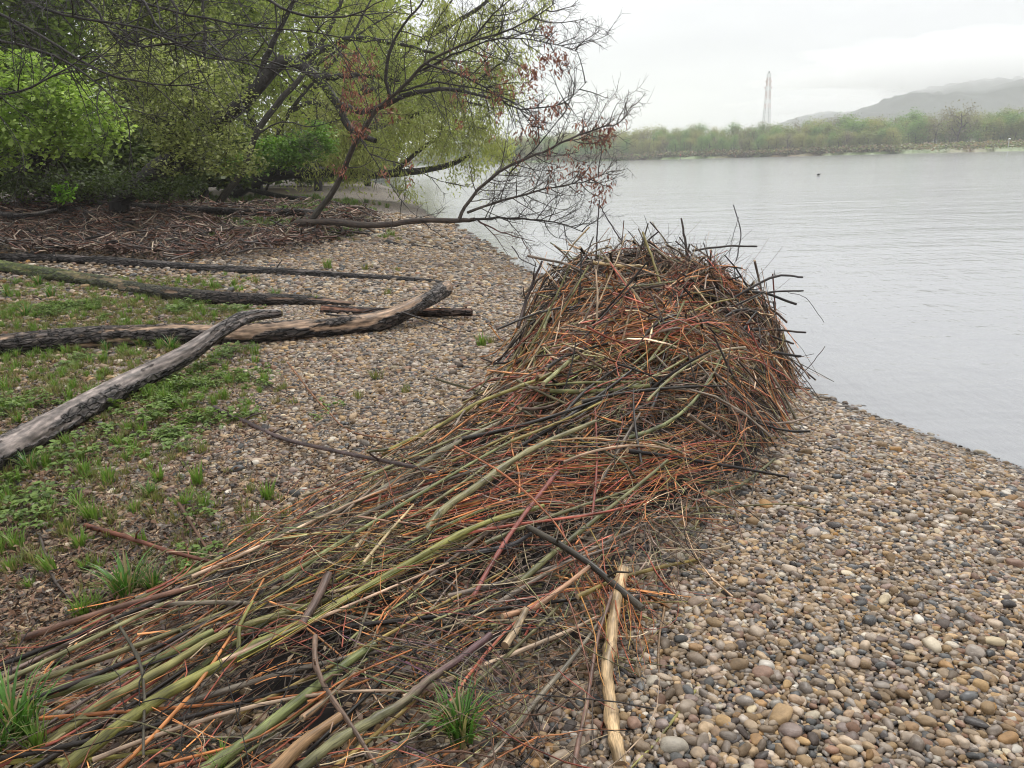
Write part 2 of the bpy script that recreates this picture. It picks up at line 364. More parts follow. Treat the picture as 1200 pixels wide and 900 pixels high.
# ------------------------------------------------------------------ ground, water, hills, haze
def axis(segs):
    o = []
    for a, b, st in segs: o += list(np.arange(a, b, st))
    return np.array(o + [segs[-1][1]])
def grid_mesh(X, Y, Z, name, mat, col=None):
    mb = MB(); ny, nx = Z.shape
    XX, YY = np.meshgrid(X, Y) if X.ndim == 1 else (X, Y)
    v = np.stack([XX, YY, Z], -1).reshape(-1, 3)
    i = np.arange(ny - 1)[:, None] * nx; j = np.arange(nx - 1)[None, :]
    Q = np.stack([i + j, i + j + 1, i + nx + j + 1, i + nx + j], -1).reshape(-1, 4)
    c = np.zeros_like(v) if col is None else col.reshape(-1, 3)
    mb.add(v, c, v.copy(), Q); return mb.build(name, mat)
X = axis([(-2600, -400, 60), (-400, -60, 8), (-60, -14, 1.2), (-14, 7, .14), (7, 40, 1.2), (40, 420, 5), (420, 3600, 70)])
Y = axis([(-300, -10, 20), (-10, 0, .8), (0, 16, .12), (16, 45, .35), (45, 130, 2), (130, 560, 5), (560, 3400, 60)])
XX, YY = np.meshgrid(X, Y)
Z = ground(XX, YY)
def veg(x, y):
    """how much soil and plants cover the gravel"""
    d = np.interp(y, SHY, SHX) - x
    lim = np.interp(y, [0, 3, 6, 9, 14, 20, 40], [4.3, 4.4, 4.1, 3.9, 3.7, 3.6, 4.5])
    return smooth(lim, lim + 2.8, d)
farm = ((YY - np.interp(XX, FBX, FBY)) > -8).astype(float)
g = grid_mesh(X, Y, Z, 'ground', M_GROUND, np.stack([veg(XX, YY), farm, farm * 0], -1)); tag(g, kind='structure')

Xw = axis([(-2600, -60, 60), (-60, -8, 1.5), (-8, 6, .12), (6, 60, 2), (60, 3600, 60)]); Yw = axis([(-300, 0, 20), (0, 30, .15), (30, 120, 1.5), (120, 3400, 60)])
XW, YW = np.meshgrid(Xw, Yw); DW = np.where(YW > 110, 1.0, WATER - ground(XW, YW))
wt = grid_mesh(Xw, Yw, np.full((len(Yw), len(Xw)), WATER), 'river_water', M_WATER, np.stack([np.clip(DW, 0, 1)] * 3, -1)); tag(wt, kind='structure')

M_HILL = plain('hill_woodland', (.025, .035, .03), .9, nscale=.02, namt=.5)
def hill(name, ridge, depth, seed):
    """ridge: (pixel x, pixel y) line at a distance; a wooded ridge with real slopes"""
    pts = [at(px, py, depth) for px, py in ridge]
    xs_ = np.array([p[0] for p in pts]); zs = np.array([p[2] for p in pts])
    x = np.linspace(xs_[0], xs_[-1], 260); y = np.linspace(-260, 420, 60)
    X2, Y2 = np.meshgrid(x, y); h = np.interp(X2, xs_, zs)
    prof = np.where(Y2 < 0, smooth(-260, 20, Y2), 1 - .5 * smooth(0, 420, Y2))
    Z2 = (h + 2) * prof - 2 + (vnoise(X2, Y2, .09, seed) - .5) * 9 * prof + (vnoise(X2, Y2, .02, seed + 1) - .5) * 16 * prof
    o = grid_mesh(X2, Y2 + depth, Z2, name, M_HILL); tag(o, kind='structure'); return o
hill('hill', [(880, 180), (930, 158), (965, 148), (1000, 139), (1030, 131), (1055, 119), (1075, 111), (1105, 104), (1150, 98), (1200, 94), (1300, 88), (1450, 95), (1800, 120)], 1100, 11)
hill('far_hill', [(840, 180), (890, 158), (915, 147), (935, 139), (960, 132), (1010, 130), (1200, 150)], 1600, 21)

hz = bpy.data.meshes.new('haze')
x0, x1, y0, y1, z0, z1 = -2700, 3700, -320, 3450, -6.5, 240
vs = [(a, b, c) for c in (z0, z1) for b in (y0, y1) for a in (x0, x1)]
hz.from_pydata(vs, [], [(0, 2, 3, 1), (4, 5, 7, 6), (0, 1, 5, 4), (2, 6, 7, 3), (0, 4, 6, 2), (1, 3, 7, 5)])
ho = bpy.data.objects.new('haze', hz); COL.objects.link(ho); tag(ho, kind='stuff')
def vol_mat(name, dens, col=(.97, .975, .985)):
    m = bpy.data.materials.new(name); m.use_nodes = True; n = m.node_tree; n.nodes.clear()
    o = n.nodes.new('ShaderNodeOutputMaterial'); v = n.nodes.new('ShaderNodeVolumePrincipled'); v.inputs['Density'].default_value = dens
    v.inputs['Color'].default_value = (*col, 1); v.inputs['Anisotropy'].default_value = .2
    n.links.new(v.outputs[0], o.inputs['Volume']); return m
hz.materials.append(vol_mat('haze_air', 0.00055))
# low cloud resting on the hill top: a closed lumpy bank
def cloud_bank(cxp, cyp, depth, rx, ry, rz, dens, name):
    import bmesh
    bm = bmesh.new(); bmesh.ops.create_icosphere(bm, subdivisions=5, radius=1)
    c = at(cxp, cyp, depth)
    for v in bm.verts:
        n_ = mnoise.noise(v.co * 2.2 + Vector((cxp, 0, 0))) * .35 + mnoise.noise(v.co * 6) * .12
        v.co = Vector((c[0] + v.co.x * rx * (1 + n_), c[1] + v.co.y * ry * (1 + n_), c[2] + v.co.z * rz * (1 + n_ * 1.6)))
    me = bpy.data.meshes.new(name); bm.to_mesh(me); bm.free(); me.materials.append(vol_mat(name, dens, (1, 1, 1)))
    o = bpy.data.objects.new(name, me); COL.objects.link(o); tag(o, kind='stuff')
CLOUD = vol_mat
cloud_bank(1235, 76, 1125, 330, 150, 44, .013, 'low_cloud')
cloud_bank(940, 124, 1560, 130, 100, 18, .006, 'hill_mist')

# ------------------------------------------------------------------ tree helpers
def jitter_path(P, amt):
    P = np.array(P, float); n = len(P)
    if n > 2: P[1:-1] += rng.normal(size=(n - 2, 3)) * amt
    return P
def grow(mb, p, d, length, r, level, tips, col, spread=.9, up=.12, kids=(4, 7), shrink=.55, wig=.16, sides=None, mid=None, curve=0.0):
    """a wandering limb with side shoots; tips collects (point, direction)"""
    n = 5 if level > 1 else 4
    P = [np.array(p, float)]; dd = np.array(d, float); dd /= np.linalg.norm(dd); dirs = [dd]
    for k in range(n):
        dd = dd + rng.normal(size=3) * wig + np.array([0, 0, up]) * (1 if level > 0 else .6) - np.array([0, 0, curve]) * k / n
        dd /= np.linalg.norm(dd); P.append(P[-1] + dd * length / n); dirs.append(dd)
    P = np.array(P); rr = r * np.linspace(1, .35, n + 1)
    mb.tube(P, rr, sides or (5 if level > 1 else 3), col, cap=False)
    if level == 0:
        tips.append((P[-1], dd)); tips.append((P[n // 2], dd)); return
    if mid is not None: mid.append(P)
    for _ in range(rnd.randint(*kids)):
        t = rnd.uniform(.2, 1) * n; i = min(int(t), n - 1); q = P[i] + (P[i + 1] - P[i]) * (t - i)
        side = rng.normal(size=3); side -= dirs[i] * (side @ dirs[i]); side /= np.linalg.norm(side) + 1e-9
        nd_ = dirs[i] * (1 - spread * .45) + side * spread
        grow(mb, q, nd_, length * shrink * rnd.uniform(.6, 1.15), max(r * .45, .0035), level - 1, tips, col, spread, up, kids, shrink, wig, None, mid, curve)
def shoots(mb, P, r, every, length, level, tips, col, t0=.1, spread=.8, up=.1, kids=(3, 5), wig=.14, shrink=.6, curve=0.0):
    P = np.asarray(P); seg = np.r_[0, np.cumsum(np.linalg.norm(np.diff(P, axis=0), axis=1))]; tot = seg[-1]
    s = tot * t0
    while s < tot:
        i = min(np.searchsorted(seg, s) - 1, len(P) - 2); i = max(i, 0); f = (s - seg[i]) / (seg[i + 1] - seg[i] + 1e-9)
        q = P[i] + (P[i + 1] - P[i]) * f; d = P[i + 1] - P[i]; d /= np.linalg.norm(d)
        side = rng.normal(size=3); side -= d * (side @ d); side /= np.linalg.norm(side) + 1e-9
        grow(mb, q, d * .55 + side * spread, length * (1 - .45 * s / tot) * rnd.uniform(.5, 1.2), r, level, tips, col, spread, up, kids, shrink, wig, None, None, curve)
        s += every * rnd.uniform(.5, 1.5)
def limb_path(pix, n=14, wob=.02):
    """pix: (px, py, distance) -> smooth wandering path"""
    P = spline([at(*p) for p in pix], n); return jitter_path(P, wob)
def tip_leaves(mb, tips, per, size, spread, cols, droop=0., up=.3, aspect=.45):
    T = np.array([t[0] for t in tips]); n = len(T)
    idx = np.repeat(np.arange(n), per)
    P = T[idx] + rng.normal(size=(len(idx), 3)) * spread
    tone = rng.random(n)[idx] * .7 + rng.random(len(idx)) * .3
    c0, c1 = np.array(cols[0]), np.array(cols[1]); C = c0 + (c1 - c0) * tone[:, None]
    mb.leaves(P, size, C, up, aspect, droop)
def tree(name, base, height, crown, leaf, cols, label, cat='tree', group=None, nleaf=9000, trunk_r=.15, lean=(0, 0), bark=(.05, .042, .035),
         nlimb=7, droop=0., aspect=.45, bottom=.2, clump=.55):
    """trunk with limbs, and a crown of leaf clumps round the limb tips; crown = (rx, ry)"""
    base = np.array(base, float); root = tag(empty(name, base), label, cat, group)
    top = base + np.array([lean[0], lean[1], height * .8])
    tp = jitter_path(spline([base - [0, 0, .2], base + (top - base) * .35 + rng.normal(size=3) * height * .02, base + (top - base) * .7 + rng.normal(size=3) * height * .03, top], 10), height * .006)
    mb = MB(); mb.tube(tp, trunk_r * np.linspace(1.15, .35, 10), 8, bark, rough=.15, cap=False)
    tips = []; lm = MB()
    for k in range(nlimb):
        t = bottom + (1 - bottom) * (k + rnd.random()) / nlimb; i = min(int(t * 9), 8); q = tp[i]
        a = rnd.random() * 6.28; hgt = t
        reach = np.sqrt(max(.15, 1 - (hgt * 1.15 - .45) ** 2 / .75))
        d = np.array([math.cos(a) * crown[0], math.sin(a) * crown[1], height * .22]); ln = np.linalg.norm(d) * .75 * reach
        grow(lm, q, d, ln, trunk_r * .4, 2, tips, bark, spread=.75, up=.06 - droop * .1, kids=(4, 6), wig=.14, shrink=.6)
    cm = MB(); per = max(3, int(nleaf / max(1, len(tips))))
    tip_leaves(cm, tips, per, leaf, leaf * 1.1 + crown[0] * .05 * clump * 2, cols, droop, .3, aspect)
    mb.build('trunk', M_BARK, root); lm.build('limbs', M_BARK, root); cm.build('crown', M_LEAF, root)
    return root
def copy_tree(o, parent=None):
    c = o.copy(); COL.objects.link(c)
    if parent is not None: c.parent = parent
    for ch in list(o.children): copy_tree(ch, c)
    return c
def gz(x, y): return float(ground(x, y))

# ------------------------------------------------------------------ far bank: trees one by one, a low bush mass, pylon, markers
far_kinds = [
    ('willow_tree', (.20, .23, .075), (.34, .36, .13), 'hazy olive willow on the far bank'),
    ('poplar_tree', (.15, .25, .07), (.27, .40, .12), 'hazy fresh green tree on the far bank'),
    ('bare_tree', (.20, .17, .12), (.30, .26, .18), 'hazy grey brown half bare tree on the far bank'),
    ('bushy_tree', (.28, .27, .09), (.42, .40, .16), 'hazy yellowish bushy tree on the far bank')]
protos = []
for nm, c0, c1, lb in far_kinds:
    for s_ in range(2):
        protos.append((nm, lb, tree(nm, (0, 0, 0), 9, (3.6, 3.2), .42, (c0, c1), lb, group='trees lining the far bank', nleaf=(1500 if nm == 'bare_tree' else 3200), trunk_r=.22, nlimb=9, bottom=.08, clump=.9)))
usedp = set(); far_rng = random.Random(5)
def place_far(px, extra, hpx, kind, label=None):
    yb = None
    # find the bank distance along this pixel column
    for Yt in np.arange(150, 700, 2.0):
        p = at(px, 180, Yt)
        if Yt > np.interp(p[0], FBX, FBY) + 3: yb = Yt; break
    if yb is None: return
    Yt = yb + extra; p = at(px, 180, Yt); zz = gz(p[0], Yt)
    hgt = hpx / F * Yt
    k = kind * 2 + far_rng.randint(0, 1); nm, lb, pr = protos[k]
    if k in usedp: o = copy_tree(pr)
    else: o = pr; usedp.add(k)
    s = hgt / 8.6; o.location = (p[0], Yt, zz - .1); o.rotation_euler = (0, 0, far_rng.random() * 6.28); o.scale = (s * far_rng.uniform(.9, 1.3), s * far_rng.uniform(.9, 1.2), s)
    if label: o['label'] = label; del o['group']
    return o
def hfar(px): return float(np.interp(px, [480, 600, 720, 800, 900, 1000, 1080, 1120, 1200, 1300], [20, 24, 27, 27, 28, 31, 33, 31, 36, 40]))
for row, (step, ex, hf) in enumerate([(9.5, 4, .68), (10, 16, .92), (12, 34, 1.06)]):
    px = 486.0
    while px < 1290:
        if not (row == 0 and 1062 < px < 1290):
            kk = far_rng.choice([0, 0, 1, 1, 2, 3, 3])
            place_far(px, ex + far_rng.uniform(-2, 3) + (10 if px > 1050 else 0), hfar(px) * hf * far_rng.uniform(.88, 1.06), kk)
        px += step * far_rng.uniform(.7, 1.3)
place_far(1121, 22, 44, 2, 'pale round half bare tree rising above the other far bank trees below the hill')
for k, (nm, lb, pr) in enumerate(protos):
    if k not in usedp:
        for ch in list(pr.children): bpy.data.objects.remove(ch)
        bpy.data.objects.remove(pr)
# low scrub that nobody could count
mb = MB()
for _ in range(5200):
    px = rnd.uniform(470, 1300); ex = abs(rnd.gauss(0, 1)) * 5
    x = at(px, 180, np.interp(px, [480, 600, 720, 960, 1200, 1300], [430, 370, 320, 280, 240, 225]))[0]
    yy = float(np.interp(x, FBX, FBY)) + 3 + ex + (14 if px > 1060 and rnd.random() < .85 else 0)
    c = rnd.choice([(.26, .21, .13), (.20, .24, .10), (.28, .19, .12), (.22, .22, .11)])
    q = np.array([x, yy, gz(x, yy) + rnd.random() * 1.4]) + rng.normal(size=(5, 3)) * [.9, .9, .25]
    mb.leaves(q, .8, np.array(c) * rnd.uniform(.7, 1.2), .4, .8)
single(mb, 'far_bank_scrub', M_LEAF, (0, 0, 0), 'low brown and green scrub along the far waterline', 'scrub', kind='stuff')

# red and white lattice pylon
def pylon():
    Y0 = 690; b = at(897, 160, Y0); base = np.array([b[0], Y0, gz(b[0], Y0)]); top = at(899, 86, Y0); H = top[2] - base[2]
    root = tag(empty('pylon', base), 'tall slim red and white lattice pylon standing behind the far bank trees', 'pylon')
    red, white, grey = (.36, .17, .15), (.5, .5, .5), (.25, .26, .27)
    def half(t): return 5.0 - 3.4 * t ** .8
    def corner(k, t): a = math.pi / 4 + k * math.pi / 2; return base + np.array([math.cos(a) * half(t), math.sin(a) * half(t), H * t])
    ts = np.linspace(0, 1, 19)
    def tone(t): return grey if t < .55 else (red if int(t * 12) % 2 == 0 else white)
    for k in range(4):
        mb = MB()
        for a, c in zip(ts[:-1], ts[1:]): mb.tube(np.array([corner(k, a), corner(k, c)]), .16, 4, tone(a), cap=False)
        mb.build('leg', M_PAINT, root)
    for a, c in zip(ts[:-1], ts[1:]):
        mb = MB()
        for k in range(4):
            k2 = (k + 1) % 4
            mb.tube(np.array([corner(k, a), corner(k2, c)]), 0.075, 3, tone(a), cap=False)
            mb.tube(np.array([corner(k2, a), corner(k, c)]), 0.075, 3, tone(a), cap=False)
            mb.tube(np.array([corner(k, c), corner(k2, c)]), 0.075, 3, tone(a), cap=False)
        mb.build('brace', M_PAINT, root)
    mb = MB()
    for t, l in ((.82, 3.2), (.9, 2.4)):
        for s in (-1, 1):
            p = base + [0, 0, H * t]; mb.tube(np.array([p + [half(t) * s, 0, .5], p + [l * s, 0, 0]]), .25, 4, red); mb.tube(np.array([p + [half(t) * s, 0, -1], p + [l * s, 0, 0]]), .2, 4, red)
    mb.build('crossarm', M_PAINT, root)
    mb = MB(); mb.tube(np.array([base + [0, 0, H], base + [0, 0, H + 1.6]]), [.5, .5], 6, (.06, .06, .07)); mb.build('beacon_lamp', M_PAINT, root)
M_PAINT = plain('painted_steel', (.5, .5, .5), .5)
n_ = M_PAINT.node_tree; a_ = nd(n_, 'ShaderNodeAttribute', attribute_name='Col'); n_.links.new(a_.outputs['Color'], [x for x in n_.nodes if x.type == 'BSDF_PRINCIPLED'][0].inputs['Base Color'])
pylon()

def marker(px, py, Y0, h, label, name='river_marker', top=(.75, .75, .73), plate=True):
    p = at(px, py, Y0); b = np.array([p[0], Y0, gz(p[0], Y0)])
    root = tag(empty(name, b), label, 'marker')
    mb = MB(); mb.tube(np.array([b - [0, 0, .3], b + [0, 0, h]]), .12, 6, (.5, .5, .5)); mb.build('pole', M_PAINT, root)
    mb = MB(); c = b + [0, -.12, h]; mb.tube(np.array([c + [-.3, 0, -.2], c + [.3, 0, -.2]]), .25, 4, top); mb.build('board', M_PAINT, root)
pm = at(1182, 168, 250)
marker(1182, 168, float(np.interp(pm[0], FBX, FBY)) + 8, 2.6, 'small white marker post on the green strip of the far bank')
pm = at(1027, 173, 265)
marker(1027, 173, float(np.interp(pm[0], FBX, FBY)) + 3, .9, 'tiny white board low on the far bank below the hill', 'bank_board')
# beacon pole and bird on the water
p = at(797, 188, 255); root = tag(empty('channel_pole', (p[0], 255, WATER)), 'thin dark channel pole standing in the river near the far bank', 'pole')
mb = MB(); mb.tube(np.array([[p[0], 255, WATER - 2.4], [p[0], 255, WATER + 1.4]]), .11, 6, (.12, .1, .1)); mb.build('pole', M_PAINT, root)
mb = MB(); mb.tube(np.array([[p[0], 255, WATER + 1.4], [p[0], 255, WATER + 1.9]]), [.25, .1], 6, (.3, .07, .05)); mb.build('topmark', M_PAINT, root)
def duck():
    p = onsurf(959, 206, 0, lambda x, y: WATER + 0 * x); root = tag(empty('duck', p), 'tiny dark water bird swimming far out on the river', 'bird')
    mb = MB(); t = np.linspace(0, 1, 10); P = p + np.stack([(t - .5) * .26, t * 0, .05 + .05 * np.sin(t * 3.1)], -1)
    mb.tube(P, .07 * np.sin(np.clip(t * 3.0 + .12, 0, 3.1)) + .01, 8, (.03, .028, .025))
    P = p + np.array([[.09, 0, .06], [.11, 0, .11], [.12, 0, .15], [.15, 0, .155], [.19, 0, .145]]); mb.tube(P, [.03, .02, .03, .026, .008], 8, (.02, .03, .025))
    mb.build('body', M_LITTER, root)
duck()
# the single pale conifer-like bare trees on the hill line
for px, py, h in ((972, 140, 9), (978, 139, 7), (1003, 133, 9), (940, 150, 6)):
    Yh = 1090; b = at(px, py + 8, Yh); root = tag(empty('hill_tree', b), 'small dark tree standing out on the hazy hill ridge', 'tree', 'trees on the hill ridge')
    mb = MB(); mb.tube(np.array([b - [0, 0, 6], b + [0, 0, h * .7]]), [.5, .2], 5, (.05, .045, .04), cap=False); mb.build('trunk', M_BARK, root)
    mb = MB(); mb.leaves(b + [0, 0, h * .35] + rng.normal(size=(220, 3)) * [2.2, 2.2, h * .28], 2.0, (.05, .06, .04), .3, .8); mb.build('crown', M_LEAF, root)

# ------------------------------------------------------------------ pebbles
import bmesh
def pebble_mat(name, c, dark):
    m, n, p, o = newmat(name); L = n.links.new
    oi = nd(n, 'ShaderNodeObjectInfo'); t = nd(n, 'ShaderNodeTexCoord')
    ns = nd(n, 'ShaderNodeTexNoise', i_Scale=1.7, i_Detail=6.0, i_Roughness=.65); ns.noise_dimensions = '4D'
    mw = nd(n, 'ShaderNodeMath', operation='MULTIPLY', i_1=60.0); L(oi.outputs['Random'], mw.inputs[0])
    L(mw.outputs[0], ns.inputs['W']); L(t.outputs['Object'], ns.inputs['Vector'])
    r = ramp(n, ns.outputs[0], [(.32, tuple(x * .62 for x in c)), (.5, c), (.72, tuple(min(1, x * 1.3 + .02) for x in c))]); 
    v = nd(n, 'ShaderNodeMapRange', i_1=0.0, i_2=1.0, i_3=.6, i_4=1.28); L(oi.outputs['Random'], v.inputs[0])
    f = nd(n, 'ShaderNodeMath', operation='FRACT'); m7 = nd(n, 'ShaderNodeMath', operation='MULTIPLY', i_1=37.3); L(oi.outputs['Random'], m7.inputs[0]); L(m7.outputs[0], f.inputs[0])
    hs = nd(n, 'ShaderNodeHueSaturation'); L(r.outputs[0], hs.inputs['Color']); L(v.outputs[0], hs.inputs['Value'])
    sa = nd(n, 'ShaderNodeMapRange', i_1=0.0, i_2=1.0, i_3=.55, i_4=1.2); L(f.outputs[0], sa.inputs[0]); L(sa.outputs[0], hs.inputs['Saturation'])
    # stones at the waterline are wet: darker and shinier
    g = nd(n, 'ShaderNodeNewGeometry'); sz = nd(n, 'ShaderNodeSeparateXYZ'); L(g.outputs['Position'], sz.inputs[0])
    wz = nd(n, 'ShaderNodeMapRange', i_1=WATER + .015, i_2=WATER + .075, i_3=.5, i_4=1.0); L(sz.outputs[2], wz.inputs[0])
    wv = nd(n, 'ShaderNodeVectorMath', operation='SCALE'); L(hs.outputs[0], wv.inputs[0]); L(wz.outputs[0], wv.inputs['Scale'])
    L(wv.outputs[0], p.inputs['Base Color'])
    rr = nd(n, 'ShaderNodeMapRange', i_1=0.0, i_2=1.0, i_3=.4, i_4=.75); L(f.outputs[0], rr.inputs[0]); L(rr.outputs[0], p.inputs['Roughness'])
    p.inputs['Specular IOR Level'].default_value = .38
    nb = nd(n, 'ShaderNodeTexNoise', i_Scale=14.0, i_Detail=3.0); L(t.outputs['Object'], nb.inputs['Vector'])
    b = nd(n, 'ShaderNodeBump', i_Strength=.12, i_Distance=.02); L(nb.outputs[0], b.inputs['Height']); L(b.outputs[0], p.inputs['Normal'])
    return m
PEB = [('grey brown', (.165, .115, .068)), ('beige', (.34, .24, .14)), ('ochre', (.27, .165, .08)), ('slate grey', (.08, .078, .072)),
       ('pale cream', (.43, .36, .25)), ('reddish brown', (.20, .12, .08)), ('warm grey', (.25, .18, .11)), ('dark brown', (.06, .045, .036))]
PEBW = np.array([.28, .22, .09, .09, .05, .07, .17, .08]); PEBW /= PEBW.sum()
pebcol = bpy.data.collections.new('pebble_kinds')
peb_me = []
for ci, (cn, cc) in enumerate(PEB):
    mt = pebble_mat('pebble_' + cn.replace(' ', '_'), cc, 0)
    for v_ in range(3):
        bm = bmesh.new(); bmesh.ops.create_icosphere(bm, subdivisions=3, radius=.5)
        sd_ = Vector((ci * 3.1, v_ * 7.7, 1.3)); ax = Vector((1, rnd.uniform(.62, .88), rnd.uniform(.38, .6)))
        pw = rnd.uniform(.78, 1.05)
        for q in bm.verts:
            c = q.co.normalized(); k = .5 * (1 + .20 * mnoise.noise(c * 1.1 + sd_) + .07 * mnoise.noise(c * 2.6 + sd_))
            c = Vector([math.copysign(abs(a) ** pw, a) for a in c])
            q.co = Vector((c.x * ax.x, c.y * ax.y, c.z * ax.z)) * k
            if v_ == 2: q.co.z = max(q.co.z, -.16)
        me = bpy.data.meshes.new('pebble'); bm.to_mesh(me); bm.free(); me.polygons.foreach_set('use_smooth', [True] * len(me.polygons)); me.materials.append(mt)
        peb_me.append(me); o = bpy.data.objects.new('pebble_kind_%s%s' % (chr(97 + ci), chr(97 + v_)), me); pebcol.objects.link(o)
def instancer(name, pts, rot, scl, idx, coll, label=None, loc=(0, 0, 0)):
    me = bpy.data.meshes.new(name); me.vertices.add(len(pts)); me.vertices.foreach_set('co', np.asarray(pts, np.float32).ravel())
    for nm, arr in (('rot', rot), ('scl', scl)):
        a = me.attributes.new(nm, 'FLOAT_VECTOR', 'POINT'); a.data.foreach_set('vector', np.asarray(arr, np.float32).ravel())
    a = me.attributes.new('idx', 'INT', 'POINT'); a.data.foreach_set('value', np.asarray(idx, np.int32))
    o = bpy.data.objects.new(name, me); COL.objects.link(o)
    ng = bpy.data.node_groups.new(name + '_scatter', 'GeometryNodeTree')
    ng.interface.new_socket('Geometry', in_out='INPUT', socket_type='NodeSocketGeometry'); ng.interface.new_socket('Geometry', in_out='OUTPUT', socket_type='NodeSocketGeometry')
    gi = ng.nodes.new('NodeGroupInput'); go = ng.nodes.new('NodeGroupOutput'); ip = ng.nodes.new('GeometryNodeInstanceOnPoints')
    ci = ng.nodes.new('GeometryNodeCollectionInfo'); ci.inputs['Collection'].default_value = coll
    ci.inputs['Separate Children'].default_value = True; ci.inputs['Reset Children'].default_value = True
    def at_(nm, ty):
        x = ng.nodes.new('GeometryNodeInputNamedAttribute'); x.data_type = ty; x.inputs['Name'].default_value = nm; return x.outputs['Attribute']
    ng.links.new(gi.outputs[0], ip.inputs['Points']); ng.links.new(ci.outputs[0], ip.inputs['Instance']); ip.inputs['Pick Instance'].default_value = True
    ng.links.new(at_('idx', 'INT'), ip.inputs['Instance Index'])
    er = ng.nodes.new('FunctionNodeEulerToRotation'); ng.links.new(at_('rot', 'FLOAT_VECTOR'), er.inputs[0]); ng.links.new(er.outputs[0], ip.inputs['Rotation'])
    ng.links.new(at_('scl', 'FLOAT_VECTOR'), ip.inputs['Scale']); ng.links.new(ip.outputs[0], go.inputs[0])
    md = o.modifiers.new('scatter', 'NODES'); md.node_group = ng
    tag(o, label, kind='stuff'); return o

def scatter(y0, y1, cell, size, keep=1.0, xmin=-7.5):
    ys = np.arange(y0, y1, cell * .86); P = []
    for k, y in enumerate(ys):
        # only what could be seen from about here, with a margin to the side
        hw = .66 * (y + 1.2) + .9
        xr = min(hw, float(np.interp(y, SHY, SHX)) + .35)
        x = np.arange(max(-hw, xmin), xr, cell) + (k % 2) * cell / 2
        P.append(np.stack([x, np.full_like(x, y)], -1))
    P = np.vstack(P); P += (rng.random(P.shape) - .5) * cell * .9
    P = P[rng.random(len(P)) < keep]
    cov = veg(P[:, 0], P[:, 1]) + (vnoise(P[:, 0], P[:, 1], .9, 6) - .5) * .9
    P = P[(cov < .5) | (rng.random(len(P)) < np.clip(.75 - cov * .45, .16, .5))]
    P = P[mound(P[:, 0], P[:, 1]) < .16]
    s = size * np.exp(rng.normal(size=len(P)) * .27); s = np.clip(s, size * .5, size * 1.9)
    return P, s
parts_ = [scatter(1.15, 3.4, .0172, .0245), scatter(1.15, 3.4, .05, .036, .5), scatter(3.4, 6.2, .0215, .029), scatter(3.4, 6.2, .07, .042, .5), scatter(6.2, 10.5, .031, .041, 1, -9), scatter(10.5, 17, .052, .064, 1, -13), scatter(17, 28, .10, .11, 1, -9)]
P2 = np.vstack([a[0] for a in parts_]); S2 = np.concatenate([a[1] for a in parts_]); n = len(P2)
tilt = np.abs(rng.normal(size=n)) * .28
Rm = np.stack([(rng.random(n) - .5) * 2 * tilt + .12, (rng.random(n) - .5) * 2 * tilt, rng.random(n) * 6.283], -1)
SC = np.stack([S2 * (.85 + .4 * rng.random(n)), S2 * (.8 + .3 * rng.random(n)), S2 * (.8 + .45 * rng.random(n))], -1)
Zp = ground(P2[:, 0], P2[:, 1]) + SC[:, 2] * .17 + rng.random(n) * .006
K = rng.choice(len(PEB), n, p=PEBW); IDX = K * 3 + rng.integers(0, 3, n)
XYZ = np.c_[P2, Zp]
q = XYZ - EYE; dz = q @ FWD; ux = 600 + F * (q @ cx) / dz; uy = 450 - F * (q @ cy) / dz; psz = SC[:, 0] / dz
under = mound(P2[:, 0], P2[:, 1]) > .03
cand = (ux > 640) & (ux < 1190) & (uy > 560) & (uy < 888) & ~under & (P2[:, 0] > .25)
order = np.argsort(-np.where(cand, psz, 0))[:290]
big = np.zeros(n, bool); big[order] = True
def place_word(x, y):
    b = 'at the near end of the beach' if y > 790 else 'farther up the beach'
    c = 'by the driftwood' if x < 800 else ('between driftwood and water' if x < 1010 else 'towards the water')
    return b + ' ' + c
for i in order:
    o = bpy.data.objects.new('pebble', peb_me[IDX[i]]); COL.objects.link(o); o.location = XYZ[i] + [0, 0, .004]; o.rotation_euler = Rm[i]; o.scale = SC[i] * 1.06
    cn = PEB[K[i]][0]; lb = 'large %s pebble %s' % (cn, place_word(ux[i], uy[i]))
    tag(o, lb, 'pebble', '%s pebbles %s' % (cn, place_word(ux[i], uy[i])))
instancer('gravel', XYZ[~big], Rm[~big], SC[~big], IDX[~big], pebcol, 'mixed brown, grey and beige river gravel covering the beach')
# a few stones that stand out
for px, py, s_, k, lb in ((984, 648, 0.054, 5, 'brick red angular stone lying alone on the middle gravel'), (915, 838, 0.072, 1, 'broad flat beige stone near the bottom edge below the peeled stick'),
                         (1092, 755, 0.058, 4, 'pale cream oval stone on the right part of the gravel'), (1165, 752, 0.061, 4, 'whitish round stone near the right edge of the gravel'),
                         (805, 828, 0.061, 6, 'warm grey upright stone beside the thick peeled stick'), (1000, 775, 0.058, 2, 'bright ochre long stone in the middle of the lower gravel')):
    p = onground(px, py, .02); o = bpy.data.objects.new('stone', peb_me[k * 3 + 1]); COL.objects.link(o); o.location = p; o.rotation_euler = (.2, .15, px); o.scale = (s_ * 1.25, s_, s_ * .95)
    tag(o, lb, 'stone')

# ------------------------------------------------------------------ driftwood pile
DARK, BROWN, GREYB, OLIVE, GREEN, ORANGE, RED, TAN, YEL, PURP = (.028, .022, .018), (.13, .075, .048), (.20, .155, .115), (.22, .21, .095), (.17, .18, .07), (.46, .19, .07), (.34, .10, .065), (.50, .37, .23), (.33, .25, .08), (.13, .08, .075)
def vary(c, a=.22): k = 1 + (rnd.random() - .5) * 2 * a; return tuple(max(0, x * k * (1 + (rnd.random() - .5) * .12)) for x in c)
